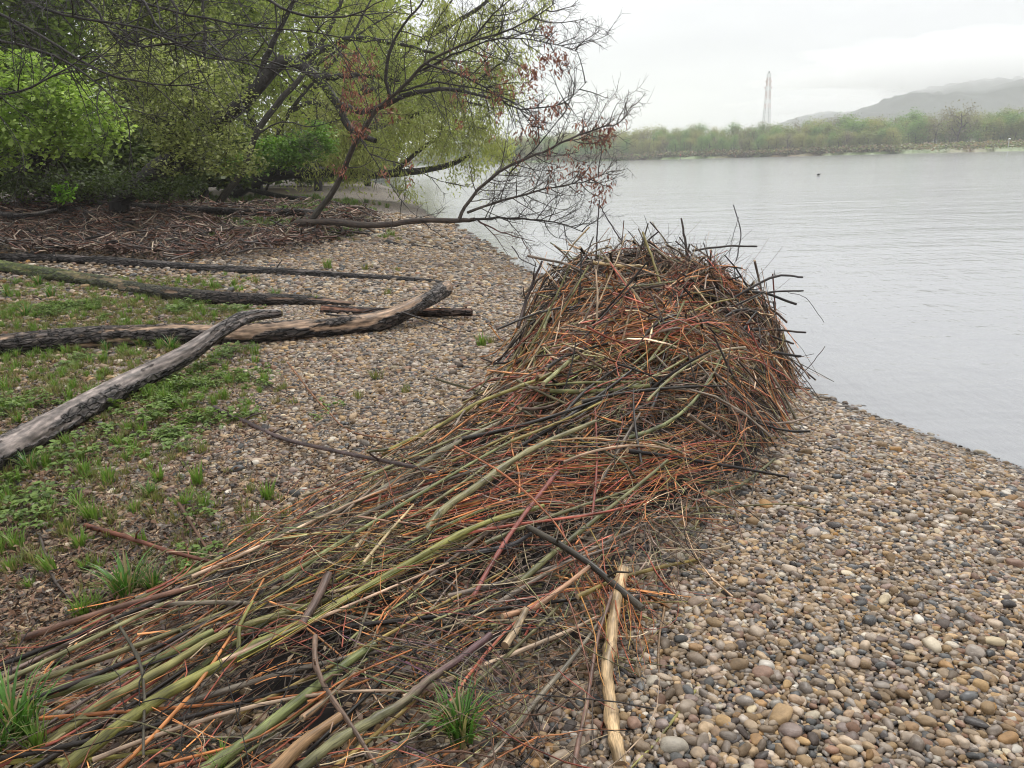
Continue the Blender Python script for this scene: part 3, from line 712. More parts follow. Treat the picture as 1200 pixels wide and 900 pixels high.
# wet debris inside the pile, painted near black for the shade in its gaps
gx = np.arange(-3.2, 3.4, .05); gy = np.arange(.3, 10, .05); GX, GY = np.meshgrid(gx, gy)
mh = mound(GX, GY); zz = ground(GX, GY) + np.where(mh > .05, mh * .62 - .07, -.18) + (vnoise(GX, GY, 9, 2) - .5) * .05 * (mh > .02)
mat_core = plain('gap_shade_debris', (.014, .010, .008), .95, nscale=14, namt=.5)
core = grid_mesh(gx, gy, zz, 'debris_mat', mat_core); tag(core, 'wet mat of rotting debris under the driftwood pile, blackened as shade in its gaps', kind='stuff')

def stick_path(x, y, ang, ln, lift, bend=.12, n=7, z_extra=None, f=surf):
    t = np.linspace(-.5, .5, n); d = np.array([math.cos(ang), math.sin(ang)]); s = np.array([-d[1], d[0]])
    b = rng.normal() * bend * ln; b2 = rng.normal() * bend * .3 * ln
    xy = np.array([x, y]) + t[:, None] * ln * d + ((t * t * 4 - .4) * b * .5 + np.sin(t * 6.28) * b2 * .4)[:, None] * s
    z = f(xy[:, 0], xy[:, 1]); co = np.polyfit(t, z, 2); zf = np.polyval(co, t)
    zf = zf + np.clip((z - zf).max(), 0, .08) * .6
    zf = zf + lift + (z_extra * t * ln if z_extra else 0)
    return np.c_[xy, zf]
def in_pile():
    """random point over the pile: spine parameter, x, y"""
    while True:
        k = rnd.random() ** 1.15 * (len(SP) - 1); i = int(k)
        a = SP[i]; an = rnd.random() * 6.283; rr = math.sqrt(rnd.random()) * a[3] * 1.1
        x, y = a[0] + math.cos(an) * rr, a[1] + math.sin(an) * rr
        if (mound(x, y) > .012 or rnd.random() < .35) and y > 1.0: return i / (len(SP) - 1), x, y
fill = {}
def twig(mb, P, r, c, sides=4): mb.tube(P, r * np.linspace(1, .45, len(P)), sides, c, cap=False)
mbs = [MB() for _ in range(3)]
def pick(y, x):
    heap = y > 4.6
    u = rnd.random()
    if heap:
        if y > 6.9: tab = [(GREYB, .34), (BROWN, .24), (ORANGE, .10), (DARK, .14), (OLIVE, .05), (TAN, .10), (RED, .03)]
        else: tab = [(ORANGE, .25), (RED, .13), (BROWN, .18), (GREYB, .17), (OLIVE, .09), (DARK, .07), (TAN, .09), (YEL, .02)]
    else: tab = [(BROWN, .24), (GREYB, .22), (OLIVE, .15), (ORANGE, .16), (RED, .07), (DARK, .09), (TAN, .05), (YEL, .02)]
    for c, w_ in tab:
        u -= w_
        if u < 0: return c
    return BROWN
for k in range(8600):
    t, x, y = in_pile(); heap = y > 4.6
    a0 = R(38) if heap else R(50)
    wild = rnd.random() < (.55 if heap else .4)
    ang = a0 + rnd.gauss(0, 1.5 if wild else .38)
    ln = rnd.uniform(.25, 1.0) * (.85 if heap else .75); r = rnd.choice([.0028, .0036, .005, .0075]) * (1.0 if heap else .66)
    if y < 2.4: r *= .8; ln *= .7
    n_ = 7; P = stick_path(x, y, ang, ln, rnd.uniform(-.20, .07) if heap else rnd.uniform(-.06, .035), .30 if heap else .18, n_, rnd.gauss(0, .38) if heap else rnd.gauss(0, .08))
    if heap or wild: P = P + np.cumsum(np.cumsum(rng.normal(size=(n_, 3)), 0), 0) * .0045
    c = pick(y, x); k_ = rnd.choice([.35, .7, 1.0, 1.3, 1.7, 2.2])
    if not heap and rnd.random() < .3: continue
    twig(mbs[k % 3], P, r, vary(tuple(q * k_ for q in c), .35), 3)
# upright fine wisps along the crown of the heap
for k in range(520):
    x = min(2.15, 1.4 + rnd.gauss(0, .5)); y = rnd.uniform(6.6, 8.6); b = np.array([x, y, float(surf(x, y)) - .05]); d = np.array([rnd.gauss(.1, .6), rnd.gauss(0, .5), 1.0]); ln = rnd.uniform(.12, .42) * (1.3 if rnd.random() < .1 else 1)
    P = b + np.linspace(0, 1, 5)[:, None] * d * ln + np.cumsum(rng.normal(size=(5, 3)), 0) * .014
    twig(mbs[0], P, .0028, vary(rnd.choice([GREYB, BROWN, BROWN, DARK]), .3), 3)
for mb in mbs:
    pass
allm = MB()
for mb in mbs:
    for a in range(len(mb.v)): pass
def merge(dst, src):
    for v, c, t in zip(src.v, src.c, src.t): dst.v.append(v); dst.c.append(c); dst.t.append(t)
    for q_ in src.q: dst.q.append(q_ + dst.n)
    for q_ in src.tr: dst.tr.append(q_ + dst.n)
    dst.n += src.n
for mb in mbs: merge(allm, mb)
single(allm, 'twig_tangle', M_STICK, (0, 0, 0), 'tangle of fine brown, grey and orange twigs making up the driftwood pile', 'twigs', kind='stuff')

# mid-thick dead sticks jammed through the heap at every angle
mb = MB()
for k in range(620):
    t, x, y = in_pile()
    if y < 4.4: continue
    P = stick_path(x, y, rnd.uniform(0, 3.14), rnd.uniform(.3, 1.0), rnd.uniform(-.10, .08), .10, 7, rnd.gauss(0, .45)) + np.cumsum(np.cumsum(rng.normal(size=(7, 3)), 0), 0) * .004
    mb.tube(P, rnd.uniform(.006, .0125) * np.linspace(1, .55, 7), 6, vary(rnd.choice([GREYB, BROWN, DARK, DARK, (.25, .19, .14), (.09, .065, .05), TAN]), .35), TAN, rough=.15)
single(mb, 'dead_sticks', M_STICK, (0, 0, 0), 'grey and brown dead sticks jammed at all angles through the heap', 'sticks', kind='stuff')

# loose thin twigs lying over the poles of the near end
mb = MB()
for k in range(1500):
    t, x, y = in_pile()
    if y > 4.8: continue
    P = stick_path(x, y, R(50) + rnd.gauss(0, 1.0), rnd.uniform(.15, .7), rnd.uniform(.03, .095), .3, 7, rnd.gauss(0, .10)) + np.cumsum(np.cumsum(rng.normal(size=(7, 3)), 0), 0) * .003
    twig(mb, P, rnd.uniform(.0014, .003), vary(rnd.choice([ORANGE, RED, BROWN, DARK, DARK, GREYB, OLIVE, TAN]), .35), 3)
single(mb, 'loose_twigs', M_STICK, (0, 0, 0), 'loose thin twigs scattered over the poles at the near end of the pile', 'twigs', kind='stuff')

# coherent sweeps of long thin twigs over the front of the heap
mb = MB()
for cl, n_, sprd, pth in ((ORANGE, 60, 26, [(575, 520), (640, 450), (700, 385), (750, 330), (775, 300)]), ((.40, .10, .075), 26, 12, [(600, 500), (650, 440), (690, 395), (730, 360)]), (ORANGE, 60, 34, [(640, 430), (720, 390), (800, 372), (870, 378)]),
        (ORANGE, 46, 30, [(700, 400), (770, 395), (840, 415), (890, 450)]), ((.40, .24, .10), 34, 26, [(600, 470), (700, 420), (790, 400)]), (ORANGE, 60, 40, [(600, 560), (690, 560), (780, 545), (860, 520)]), (GREYB, 46, 40, [(640, 330), (700, 300), (780, 290), (850, 310)]),
        ((.42, .13, .06), 40, 40, [(440, 620), (540, 600), (640, 570), (730, 560)]), (YEL, 26, 40, [(300, 760), (420, 690), (520, 640), (620, 600)]), ((.36, .27, .13), 34, 30, [(330, 640), (420, 640), (480, 650)]), (ORANGE, 44, 50, [(720, 600), (770, 560), (830, 540), (900, 545)]),
        (ORANGE, 46, 36, [(680, 640), (710, 700), (720, 760), (730, 800)]), (GREYB, 60, 50, [(420, 780), (500, 800), (560, 830), (600, 870)]), (TAN, 30, 26, [(640, 400), (660, 430), (700, 460)])):
    for _ in range(n_):
        ox, oy = rnd.gauss(0, sprd * .45), rnd.gauss(0, sprd * .45); a_, b_ = sorted((rnd.uniform(-.05, .55), rnd.uniform(.45, 1.05)))
        Q = spline([np.array([p[0] + ox + rnd.gauss(0, 7), p[1] + oy + rnd.gauss(0, 6), 0.]) for p in pth], 24); i0, i1 = int(max(0, a_) * 23), int(min(1, b_) * 23)
        if i1 - i0 < 6: continue
        Q = Q[i0:i1 + 1][::max(1, (i1 - i0) // 5)]; W = np.array([onsurf(q[0], q[1], rnd.uniform(.0, .02)) for q in Q])
        if W[:, 1].max() > 9 or abs(np.diff(W[:, 1])).max() > .9: continue
        W[:, 2] = np.polyval(np.polyfit(np.arange(len(W)), W[:, 2], 2), np.arange(len(W))) + rnd.uniform(0, .07)
        W[:, 1] = np.polyval(np.polyfit(np.arange(len(W)), W[:, 1], 2), np.arange(len(W)))
        twig(mb, spline(W, 9), rnd.uniform(.0028, .0048) * (1 if W[0][1] > 4 else .7), vary(tuple(c * rnd.choice([.7, 1, 1.25]) for c in cl), .3), 4)
single(mb, 'willow_twigs', M_STICK, (0, 0, 0), 'sweeping bundles of long thin orange and red willow twigs over the driftwood pile', 'twigs', kind='stuff')

# small flakes of bark, dead leaves and straw between the sticks
mb = MB()
for k in range(520):
    t, x, y = in_pile()
    m_ = 14; pp = np.c_[x + rng.normal(size=m_) * .10, y + rng.normal(size=m_) * .10]
    z = surf(pp[:, 0], pp[:, 1]) + rng.random(m_) * .02 - .01
    c = rnd.choice([(.14, .09, .06), (.09, .06, .045), (.2, .14, .09), (.06, .045, .04), (.26, .19, .12)])
    mb.leaves(np.c_[pp, z], .04 if y > 4 else .032, np.array(c) * rnd.uniform(.6, 1.2), .8, rnd.choice([.15, .5]))
single(mb, 'bark_flakes', M_LITTER, (0, 0, 0), 'small bark flakes and dead leaves caught between the twigs', 'debris', kind='stuff')

# ---- sticks one can point at
def stick(name, path, r, col, label, cat='stick', lift=.0, cut=None, n=None, group=None, world=False, knots=0, col2=None, taper=.6, f=surf, stubs=0, wob=.005, sides=9):
    """path: pixels (x, y[, lift]) laid on the pile"""
    if world: W = np.asarray(path, float)
    else:
        pts = [onsurf(p[0], p[1], (p[2] if len(p) > 2 else lift) + r * .6, f) for p in path]
        Yd = np.array([q_[1] for q_ in pts])
        if Yd.max() > 9.2 and f is surf: print('FAR STICK', label, Yd)
        ii = np.r_[0, np.cumsum([math.hypot(path[k + 1][0] - path[k][0], path[k + 1][1] - path[k][1]) for k in range(len(path) - 1)])]
        if len(path) > 2:
            iv = 1 / Yd; fit = np.polyval(np.polyfit(ii, iv, 1 if len(path) < 5 else 2), ii); Yd = 1 / (fit * .85 + iv * .15)
        W = np.array([at(p[0], p[1], y_) for p, y_ in zip(path, Yd)])
    seg = np.linalg.norm(np.diff(W, axis=0), axis=1).sum(); n = n or max(8, int(seg / .07))
    P = spline(W, n)
    # keep the height smooth: a stick does not follow every dip
    k_ = max(3, n // 4); P = P + spline(rng.normal(size=(k_, 3)) * wob, n); P = jitter_path(P, wob * .12)
    rad = r * np.linspace(1, taper, n) * (1 + .05 * rng.normal(size=n).clip(-1, 1))
    if knots:
        for _ in range(knots): rad[rnd.randrange(1, n - 1)] *= 1.22
    base = P[n // 2].copy(); root = None
    ringc = None
    if col2 is not None:
        s = np.linspace(0, 1, n)[:, None, None]; nse = rng.random((n, sides, 1)) * .5
        m_ = np.clip((s - .35) * 2.2 + nse - .25, 0, 1); ringc = np.array(col) * (1 - m_) + np.array(col2) * m_
    mb = MB(); mb.tube(P, rad, sides, col, cut or TAN, rough=.10, ring_col=ringc)
    if stubs:
        root = tag(empty(name, base), label, cat, group); mb.build('stem', M_STICK, root)
        for _ in range(stubs):
            i = rnd.randrange(2, n - 2); d = P[i + 1] - P[i]; d /= np.linalg.norm(d); sd2 = rng.normal(size=3); sd2[2] = abs(sd2[2]); sd2 -= d * (sd2 @ d); sd2 /= np.linalg.norm(sd2)
            l_ = rnd.uniform(3, 7) * r + .03; m2 = MB(); m2.tube(np.array([P[i], P[i] + (d * .6 + sd2) * l_ * .6, P[i] + (d * .9 + sd2) * l_]), [r * .45, r * .35, r * .22], 6, col, cut or TAN)
            m2.build('side_shoot', M_STICK, root)
        return root
    return single(mb, name, M_STICK, base, label, cat, group)

S = stick
S('peeled_branch', [(729, 668, .05), (718, 735, .03), (713, 811, .01), (726, 897, .01)], .0225, (.50, .35, .19), 'thick peeled tan branch lying upright towards the camera at the right edge of the pile', 'branch', taper=.85, knots=4, n=34, cut=(.3, .2, .12), sides=14, wob=.006)
S('dark_pole', [(617, 616, .07), (679, 653, .09), (752, 709, .07)], .0125, (.06, .05, .035), 'straight dark pole pointing down right across the middle of the pile', 'pole', stubs=2, taper=1.1, cut=(.12, .1, .08))
S('red_stick', [(652, 553, .08), (608, 611, .07), (577, 660, .05), (554, 702, .04)], .0105, (.27, .09, .07), 'smooth brick red stick slanting down left across the olive poles', taper=.75, cut=(.4, .2, .14))
S('willow_pole', [(72, 902, .03), (187, 821, .05), (275, 772, .05), (395, 709, .05), (550, 622, .06), (636, 590, .07)], .0185, (.25, .24, .07), 'longest olive green willow pole, from the bottom left corner to the middle of the pile', 'pole', taper=.55, knots=5, stubs=2)
S('willow_pole', [(33, 885, .01), (129, 821, .04), (187, 789, .04), (267, 742, .05), (400, 696, .03), (500, 652, .03), (560, 620, .03)], .0165, (.23, .21, .08), 'olive willow pole lying just above the longest green pole', 'pole', taper=.5, knots=3)
S('willow_pole', [(-30, 842, .03), (0, 831, .03), (80, 807, .04), (165, 783, .05), (250, 742, .03)], .0165, (.20, .21, .08), 'green willow pole entering at the left edge above the bottom corner', 'pole', taper=.7, knots=2)
S('willow_pole', [(-20, 893, .02), (90, 888, .03), (200, 877, .03)], .009, (.27, .24, .06), 'thin yellow green pole along the bottom left edge', 'pole')
S('willow_pole', [(235, 905, .03), (311, 851, .04), (395, 786, .04), (439, 760, .03)], .0155, (.18, .20, .075), 'dark green willow pole to the right of the longest green pole', 'pole', taper=.75, knots=3)
S('brown_stake', [(27, 747, .04), (90, 728, .05), (155, 709, .06), (231, 688, .06)], .013, (.20, .11, .075), 'reddish brown stake with a split end lying over the left grass', 'stake', cut=(.4, .3, .18), taper=.7)
S('rust_branch', [(98, 616, .03), (140, 628, .04), (178, 640, .05), (230, 654, .05), (284, 664, .04)], .0115, (.17, .065, .04), 'rusty brown curved branch on the gravel left of the pile', 'branch', f=ground, cut=(.45, .2, .08), taper=.7, stubs=1)
S('long_branch', [(250, 477, .02), (290, 495, .03), (330, 515, .05), (400, 530, .07), (460, 544, .09), (512, 553, .09)], .015, (.10, .07, .065), 'long dark branch with a forked tip reaching left over the gravel', 'branch', taper=.6, knots=3, stubs=3)
S('grey_pole', [(312, 637, .03), (400, 595, .05), (439, 578, .06), (528, 522, .08), (600, 486, .06)], .0155, (.22, .20, .13), 'grey olive pole at the upper left edge of the pile', 'pole', taper=.7, knots=4)
S('willow_pole', [(448, 532, .05), (510, 503, .07), (563, 470, .08), (640, 440, .08), (700, 405, .06)], .0145, (.29, .25, .08), 'yellowish olive pole at the left foot of the heap', 'pole', taper=.6, knots=3)
S('peeled_stick', [(424, 661, .07), (452, 627, .08), (484, 590, .08)], .0075, (.55, .42, .22), 'short straight peeled cream stick between two olive poles', cut=(.6, .5, .3))
S('willow_pole', [(497, 624, .06), (519, 598, .08), (572, 562, .08), (626, 527, .07), (700, 495, .05)], .0175, (.25, .225, .11), 'thick grey olive pole bent at its lower end in the middle of the pile', 'pole', taper=.7, knots=5)
S('two_tone_pole', [(352, 903, .03), (439, 842, .05), (501, 798, .06), (575, 742, .07)], .0155, (.19, .18, .09), 'pole turning from green to purple brown at the bottom middle', 'pole', col2=(.13, .075, .075), taper=.7, knots=3, n=30, cut=(.2, .14, .1))
S('split_wood', [(318, 905, .03), (355, 872, .05), (397, 838, .06)], .021, (.33, .2, .10), 'splintered orange tan piece of split wood at the bottom edge', 'wood', cut=(.45, .3, .16), taper=.55)
S('split_wood', [(352, 845, .05), (392, 812, .05), (420, 785, .04)], .010, (.30, .19, .11), 'slim splinter of tan wood above the larger split piece', 'wood', taper=.5)
S('peeled_piece', [(590, 757, .05), (603, 737, .06), (617, 713, .06)], .0135, (.42, .31, .19), 'short grey tan barkless piece with blunt ends in the lower pile', 'wood', cut=(.3, .2, .12), taper=.9)
S('peeled_piece', [(592, 722, .05), (630, 712, .06), (660, 690, .07), (690, 665, .07)], .0105, (.42, .24, .14), 'pinkish peeled piece slanting up beside the dark pole', 'wood', taper=.8)
S('brown_rod', [(672, 905, .01), (680, 860, .02), (689, 820, .03), (701, 749, .05), (719, 696, .07)], .0075, (.20, .12, .09), 'slim pink brown rod running up beside the thick peeled branch', 'stick', taper=.7)
S('thin_twig', [(834, 500, .05), (843, 540, .05), (857, 580, .03), (872, 638, .01)], .0045, (.16, .10, .07), 'thin brown twig hanging from the heap onto the gravel', 'twig')
S('thin_twig', [(781, 676, .03), (776, 722, .02), (772, 767, .01), (781, 856, .01)], .0055, (.24, .15, .08), 'thin bowed twig on the gravel right of the thick peeled branch', 'twig', f=ground)
S('thin_twig', [(794, 596, .03), (860, 594, .02), (928, 591, .01), (995, 607, .01)], .0045, (.17, .15, .06), 'thin olive twig lying sideways out over the gravel', 'twig')
S('thin_twig', [(716, 704, .04), (760, 705, .02), (812, 704, .01)], .004, (.24, .22, .07), 'short thin yellow twig crossing the top of the thick peeled branch', 'twig')
S('thin_twig', [(822, 800, .01), (800, 830, .01), (770, 870, .01), (742, 897, .01)], .005, (.28, .25, .08), 'pale yellow twig at the bottom beside the thick peeled branch', 'twig', f=ground)
def poke(name, p0, p1, Y0, Y1, r, col, label, cat='stick', mid=None, wob=.016, taper=.75, group=None, stubs=0):
    """a stick standing free of the pile between two places given by pixel and distance"""
    W = [at(p0[0], p0[1], Y0)]
    if mid is not None: W.append(at(mid[0], mid[1], (Y0 + Y1) / 2))
    W.append(at(p1[0], p1[1], Y1)); return stick(name, W, r, col, label, cat, world=True, n=14, wob=wob, taper=taper, cut=(.15, .11, .08), group=group, stubs=stubs)
poke('olive_stake', (783, 362), (754, 270), 6.3, 7.1, .013, (.27, .22, .07), 'leaning yellow olive stake standing up from the front of the heap', 'stake', mid=(771, 318), stubs=1)
poke('dark_stake', (810, 332), (798, 257), 7.0, 7.3, .017, (.05, .038, .03), 'dark pointed stake standing on top of the heap', 'stake', mid=(806, 296), taper=.45)
poke('dark_stake', (848, 360), (938, 327), 6.5, 6.9, .012, (.04, .032, .028), 'dark forked branch poking out to the right over the water', 'stake', mid=(905, 322), stubs=2)
poke('dark_stake', (800, 345), (933, 354), 6.6, 6.7, .014, (.035, .03, .026), 'straight dark pole poking out right below the forked one', 'stake', mid=(880, 344))
poke('dark_stake', (860, 350), (940, 341), 6.7, 6.9, .010, (.045, .035, .03), 'short thin dark stick poking out between two dark poles', 'stake')
poke('dark_stake', (820, 382), (941, 387), 6.2, 6.5, .011, (.05, .038, .03), 'slim dark stick with a pale tip at the right of the heap', 'stake')
poke('dark_stake', (890, 382), (929, 400), 6.3, 6.4, .011, (.05, .035, .028), 'short bent dark stub below the slim stick on the right', 'stake')
poke('dark_stake', (856, 420), (942, 414), 5.9, 6.2, .0135, (.03, .027, .024), 'lowest dark pole poking out right over the waterline', 'stake', mid=(900, 415))
poke('dark_stake', (815, 296), (883, 289), 7.4, 7.6, .011, (.05, .04, .035), 'short dark stick poking out at the top right of the heap', 'stake')
poke('dark_stake', (790, 470), (790, 470), 6, 6.01, .005, (.05, .04, .035), 'x', 'stake') if False else None
poke('dark_pole', (700, 338), (882, 365), 6.4, 6.5, .014, (.04, .032, .03), 'long dark pole crossing the right half of the heap', 'pole', mid=(800, 345))
poke('dark_pole', (730, 395), (896, 388), 5.95, 6.15, .013, (.05, .04, .035), 'long dark pole across the heap under the orange twigs', 'pole', mid=(810, 383))
poke('forked_stub', (603, 388), (630, 303), 5.7, 6.1, .015, (.055, .035, .03), 'dark broken upright branch at the left edge of the heap', 'stake', mid=(614, 350), stubs=3, taper=.6)
poke('grey_branch', (622, 297), (712, 345), 6.2, 6.4, .011, (.22, .17, .13), 'grey curved branch over the upper left of the heap', 'branch', mid=(668, 316), stubs=2)
poke('thin_twig', (597, 290), (628, 312), 6.3, 6.2, .005, (.06, .05, .045), 'thin dark twig rising at the far left of the heap', 'twig')
poke('dark_branch', (582, 386), (700, 355), 5.5, 6.1, .009, (.05, .042, .035), 'thin dark branch reaching left out of the heap', 'branch', mid=(640, 366), stubs=2)
poke('peeled_stick', (695, 311), (758, 312), 6.7, 6.75, .0155, (.52, .38, .19), 'pale yellow peeled stick near the top of the heap', 'stick', mid=(726, 309))
poke('dark_stake', (672, 318), (697, 281), 6.6, 7.0, .008, (.05, .04, .035), 'dark thin stick slanting right at the upper left of the heap', 'stake')
poke('thin_twig', (701, 300), (701, 233), 7.4, 7.5, .008, (.07, .06, .06), 'straight vertical twig left of the heap top', 'twig')
poke('thin_twig', (731, 286), (704, 243), 7.4, 7.5, .006, (.07, .06, .06), 'thin slanting twig next to the vertical one', 'twig')
poke('thin_twig', (866, 306), (865, 242), 7.6, 7.9, .007, (.13, .12, .12), 'thin pale upright twig right of the heap top', 'twig')
poke('thin_twig', (856, 300), (868, 252), 7.6, 7.9, .004, (.1, .09, .09), 'hair thin twig beside the pale upright one', 'twig', mid=(857, 275))
poke('thin_twig', (920, 455), (968, 408), 6.4, 6.8, .0045, (.09, .07, .06), 'thin bare twig sticking up over the waterline', 'twig', mid=(948, 432))
poke('rooted_stub', (908, 455), (902, 500), 6.2, 5.85, .019, (.09, .07, .075), 'grey purple stub with a splayed foot at the right foot of the heap', 'stub', mid=(907, 478), taper=1.1, stubs=3)
poke('olive_pole', (822, 386), (893, 452), 5.6, 5.7, .013, (.20, .18, .10), 'straight olive grey pole slanting down to the right end of the heap', 'pole', mid=(857, 418))
poke('thin_twig', (922, 345), (965, 380), 6.8, 7.2, .003, (.1, .08, .07), 'hair thin hanging twig at the right of the heap', 'twig', mid=(945, 350))
S('long_pole', [(606, 446, .08), (650, 468, .09), (750, 512, .08), (800, 532, .05)], .0085, (.12, .10, .05), 'long brown pole running down right below the orange twigs', 'pole', taper=.7)
S('long_pole', [(510, 443, .10), (557, 457, .11), (603, 477, .11), (703, 527, .09), (745, 560, .06)], .0085, (.075, .07, .035), 'dark olive pole running down right from the left foot of the heap', 'pole', taper=.8, stubs=1)
S('long_pole', [(645, 458, .07), (700, 460, .08), (760, 452, .07)], .015, (.17, .17, .06), 'green olive pole lying level across the front of the heap', 'pole', taper=.8)
S('long_pole', [(640, 452, .09), (690, 447, .10), (752, 448, .08)], .0085, (.27, .26, .11), 'light green pole just above the level olive one', 'pole', taper=.8)
S('grey_twig', [(647, 362, .06), (648, 395, .07), (617, 421, .06), (605, 440, .03)], .007, (.27, .22, .18), 'crooked grey twig at the left side of the heap', 'twig')
S('orange_branch', [(337, 425, .10), (360, 455, .06), (383, 480, .03), (413, 507, .04), (473, 516, .05)], .0065, (.26, .12, .06), 'curved orange brown twig rising over the gravel left of the pile', 'twig')
S('crooked_twig', [(133, 722, .05), (155, 760, .08), (166, 800, .08), (169, 891, .05)], .006, (.075, .065, .045), 'knobbly dark twig hanging across the green poles at bottom left', 'twig', knots=3, stubs=2)
S('crooked_twig', [(44, 629, .02), (55, 655, .03), (66, 682, .03), (80, 702, .02)], .0085, (.07, .055, .045), 'short crooked dark branch on the gravel near the left edge', 'branch', f=ground, stubs=2)
S('root_piece', [(372, 745, .06), (371, 775, .08), (385, 810, .07), (405, 840, .05), (440, 895, .04)], .0085, (.20, .13, .09), 'crooked brown root piece at the bottom middle', 'branch', knots=4, stubs=3)
S('orange_twig', [(190, 898, .06), (300, 862, .08), (390, 800, .09), (480, 762, .07)], .0042, (.50, .18, .06), 'bright orange bowed twig over the poles at bottom left', 'twig')
S('orange_twig', [(533, 523, .09), (590, 555, .12), (640, 600, .11), (672, 640, .07)], .0052, (.46, .16, .07), 'bright orange twig arching through the middle of the pile', 'twig')
S('dark_twig', [(210, 590, .03), (235, 630, .04), (262, 672, .03)], .008, (.12, .065, .04), 'crooked brown branch crossing the rusty branch on the left gravel', 'branch', f=ground, knots=2)
S('wet_branch', [(255, 655, .02), (300, 640, .03), (335, 630, .03)], .013, (.05, .045, .045), 'short dark wet branch end beside the grey pole', 'branch')
S('thick_stub', [(355, 735, .03), (375, 700, .05), (385, 672, .05)], .016, (.13, .085, .065), 'short thick brown stub between the green poles', 'stub', taper=1.0)
S('thick_stub', [(560, 650, .03), (600, 640, .05), (632, 618, .05)], .012, (.05, .045, .045), 'short black stub under the olive pole in the middle', 'stub')

# further single sticks; nothing but colour and place tells them apart
zones = {'crown of the heap': lambda y: y > 6.9, 'front slope of the heap': lambda y: 4.9 < y <= 6.9, 'middle of the pile': lambda y: 2.9 < y <= 4.9, 'near end of the pile': lambda y: y <= 2.9}
kinds = {'orange': ((.47, .19, .065), 'willow_twig', .0052), 'red brown': (RED, 'willow_twig', .006), 'olive green': (OLIVE, 'willow_rod', .0105), 'grey brown': (GREYB, 'dry_stick', .0085), 'dark': (DARK, 'wet_stick', .011), 'pale tan': (TAN, 'peeled_stick', .0075), 'yellow green': (YEL, 'willow_rod', .0075)}
plan = {'crown of the heap': dict(zip(kinds, (8, 4, 3, 14, 16, 3, 1))), 'front slope of the heap': dict(zip(kinds, (34, 14, 9, 8, 8, 4, 4))),
        'middle of the pile': dict(zip(kinds, (16, 8, 12, 9, 8, 5, 4))), 'near end of the pile': dict(zip(kinds, (10, 6, 8, 9, 9, 5, 3)))}
for zn, ks in plan.items():
    for cn, cnt in ks.items():
        col, nm, r = kinds[cn]
        for _ in range(cnt):
            while True:
                t, x, y = in_pile()
                if zones[zn](y): break
            heap = y > 4.9; olive = cn in ('olive green', 'yellow green')
            if zn.startswith('near') or zn.startswith('middle'): ang = R(50) + rnd.gauss(0, .12 if olive else .45)
            elif zn.startswith('front'): ang = R(34) + rnd.gauss(0, .32)
            else: ang = rnd.gauss(.2, .8)
            ln = rnd.uniform(.6, 1.25) * (1.35 if olive else 1) * (.75 if zn.startswith('crown') else 1.05)
            P = stick_path(x, y, ang, ln, rnd.uniform(.02, .085) * (1 if heap or y > 3 else .6), .13 if r < .007 else .045, 9, rnd.gauss(0, .12) if heap else rnd.gauss(0, .03))
            if (mound(P[:, 0], P[:, 1]) < .01).sum() > 2:
                P[:, :2] += (np.array([x, y]) - P[:, :2]) * .45
            rr = r * rnd.uniform(.7, 1.35)
            if heap: P = P + np.array([0, 0, 1.0]) * np.linspace(-.5, .5, 9)[:, None] * rnd.gauss(0, .16)
            mb = MB(); mb.tube(P, rr * np.linspace(1, .55, len(P)), 7, vary(col, .3), TAN, rough=.12)
            single(mb, nm, M_STICK, P[4], '%s %s lying in the %s' % (cn, 'twig' if 'twig' in nm else ('rod' if 'rod' in nm else 'stick'), zn), 'twig' if 'twig' in nm else 'stick', '%s sticks in the %s' % (cn, zn))

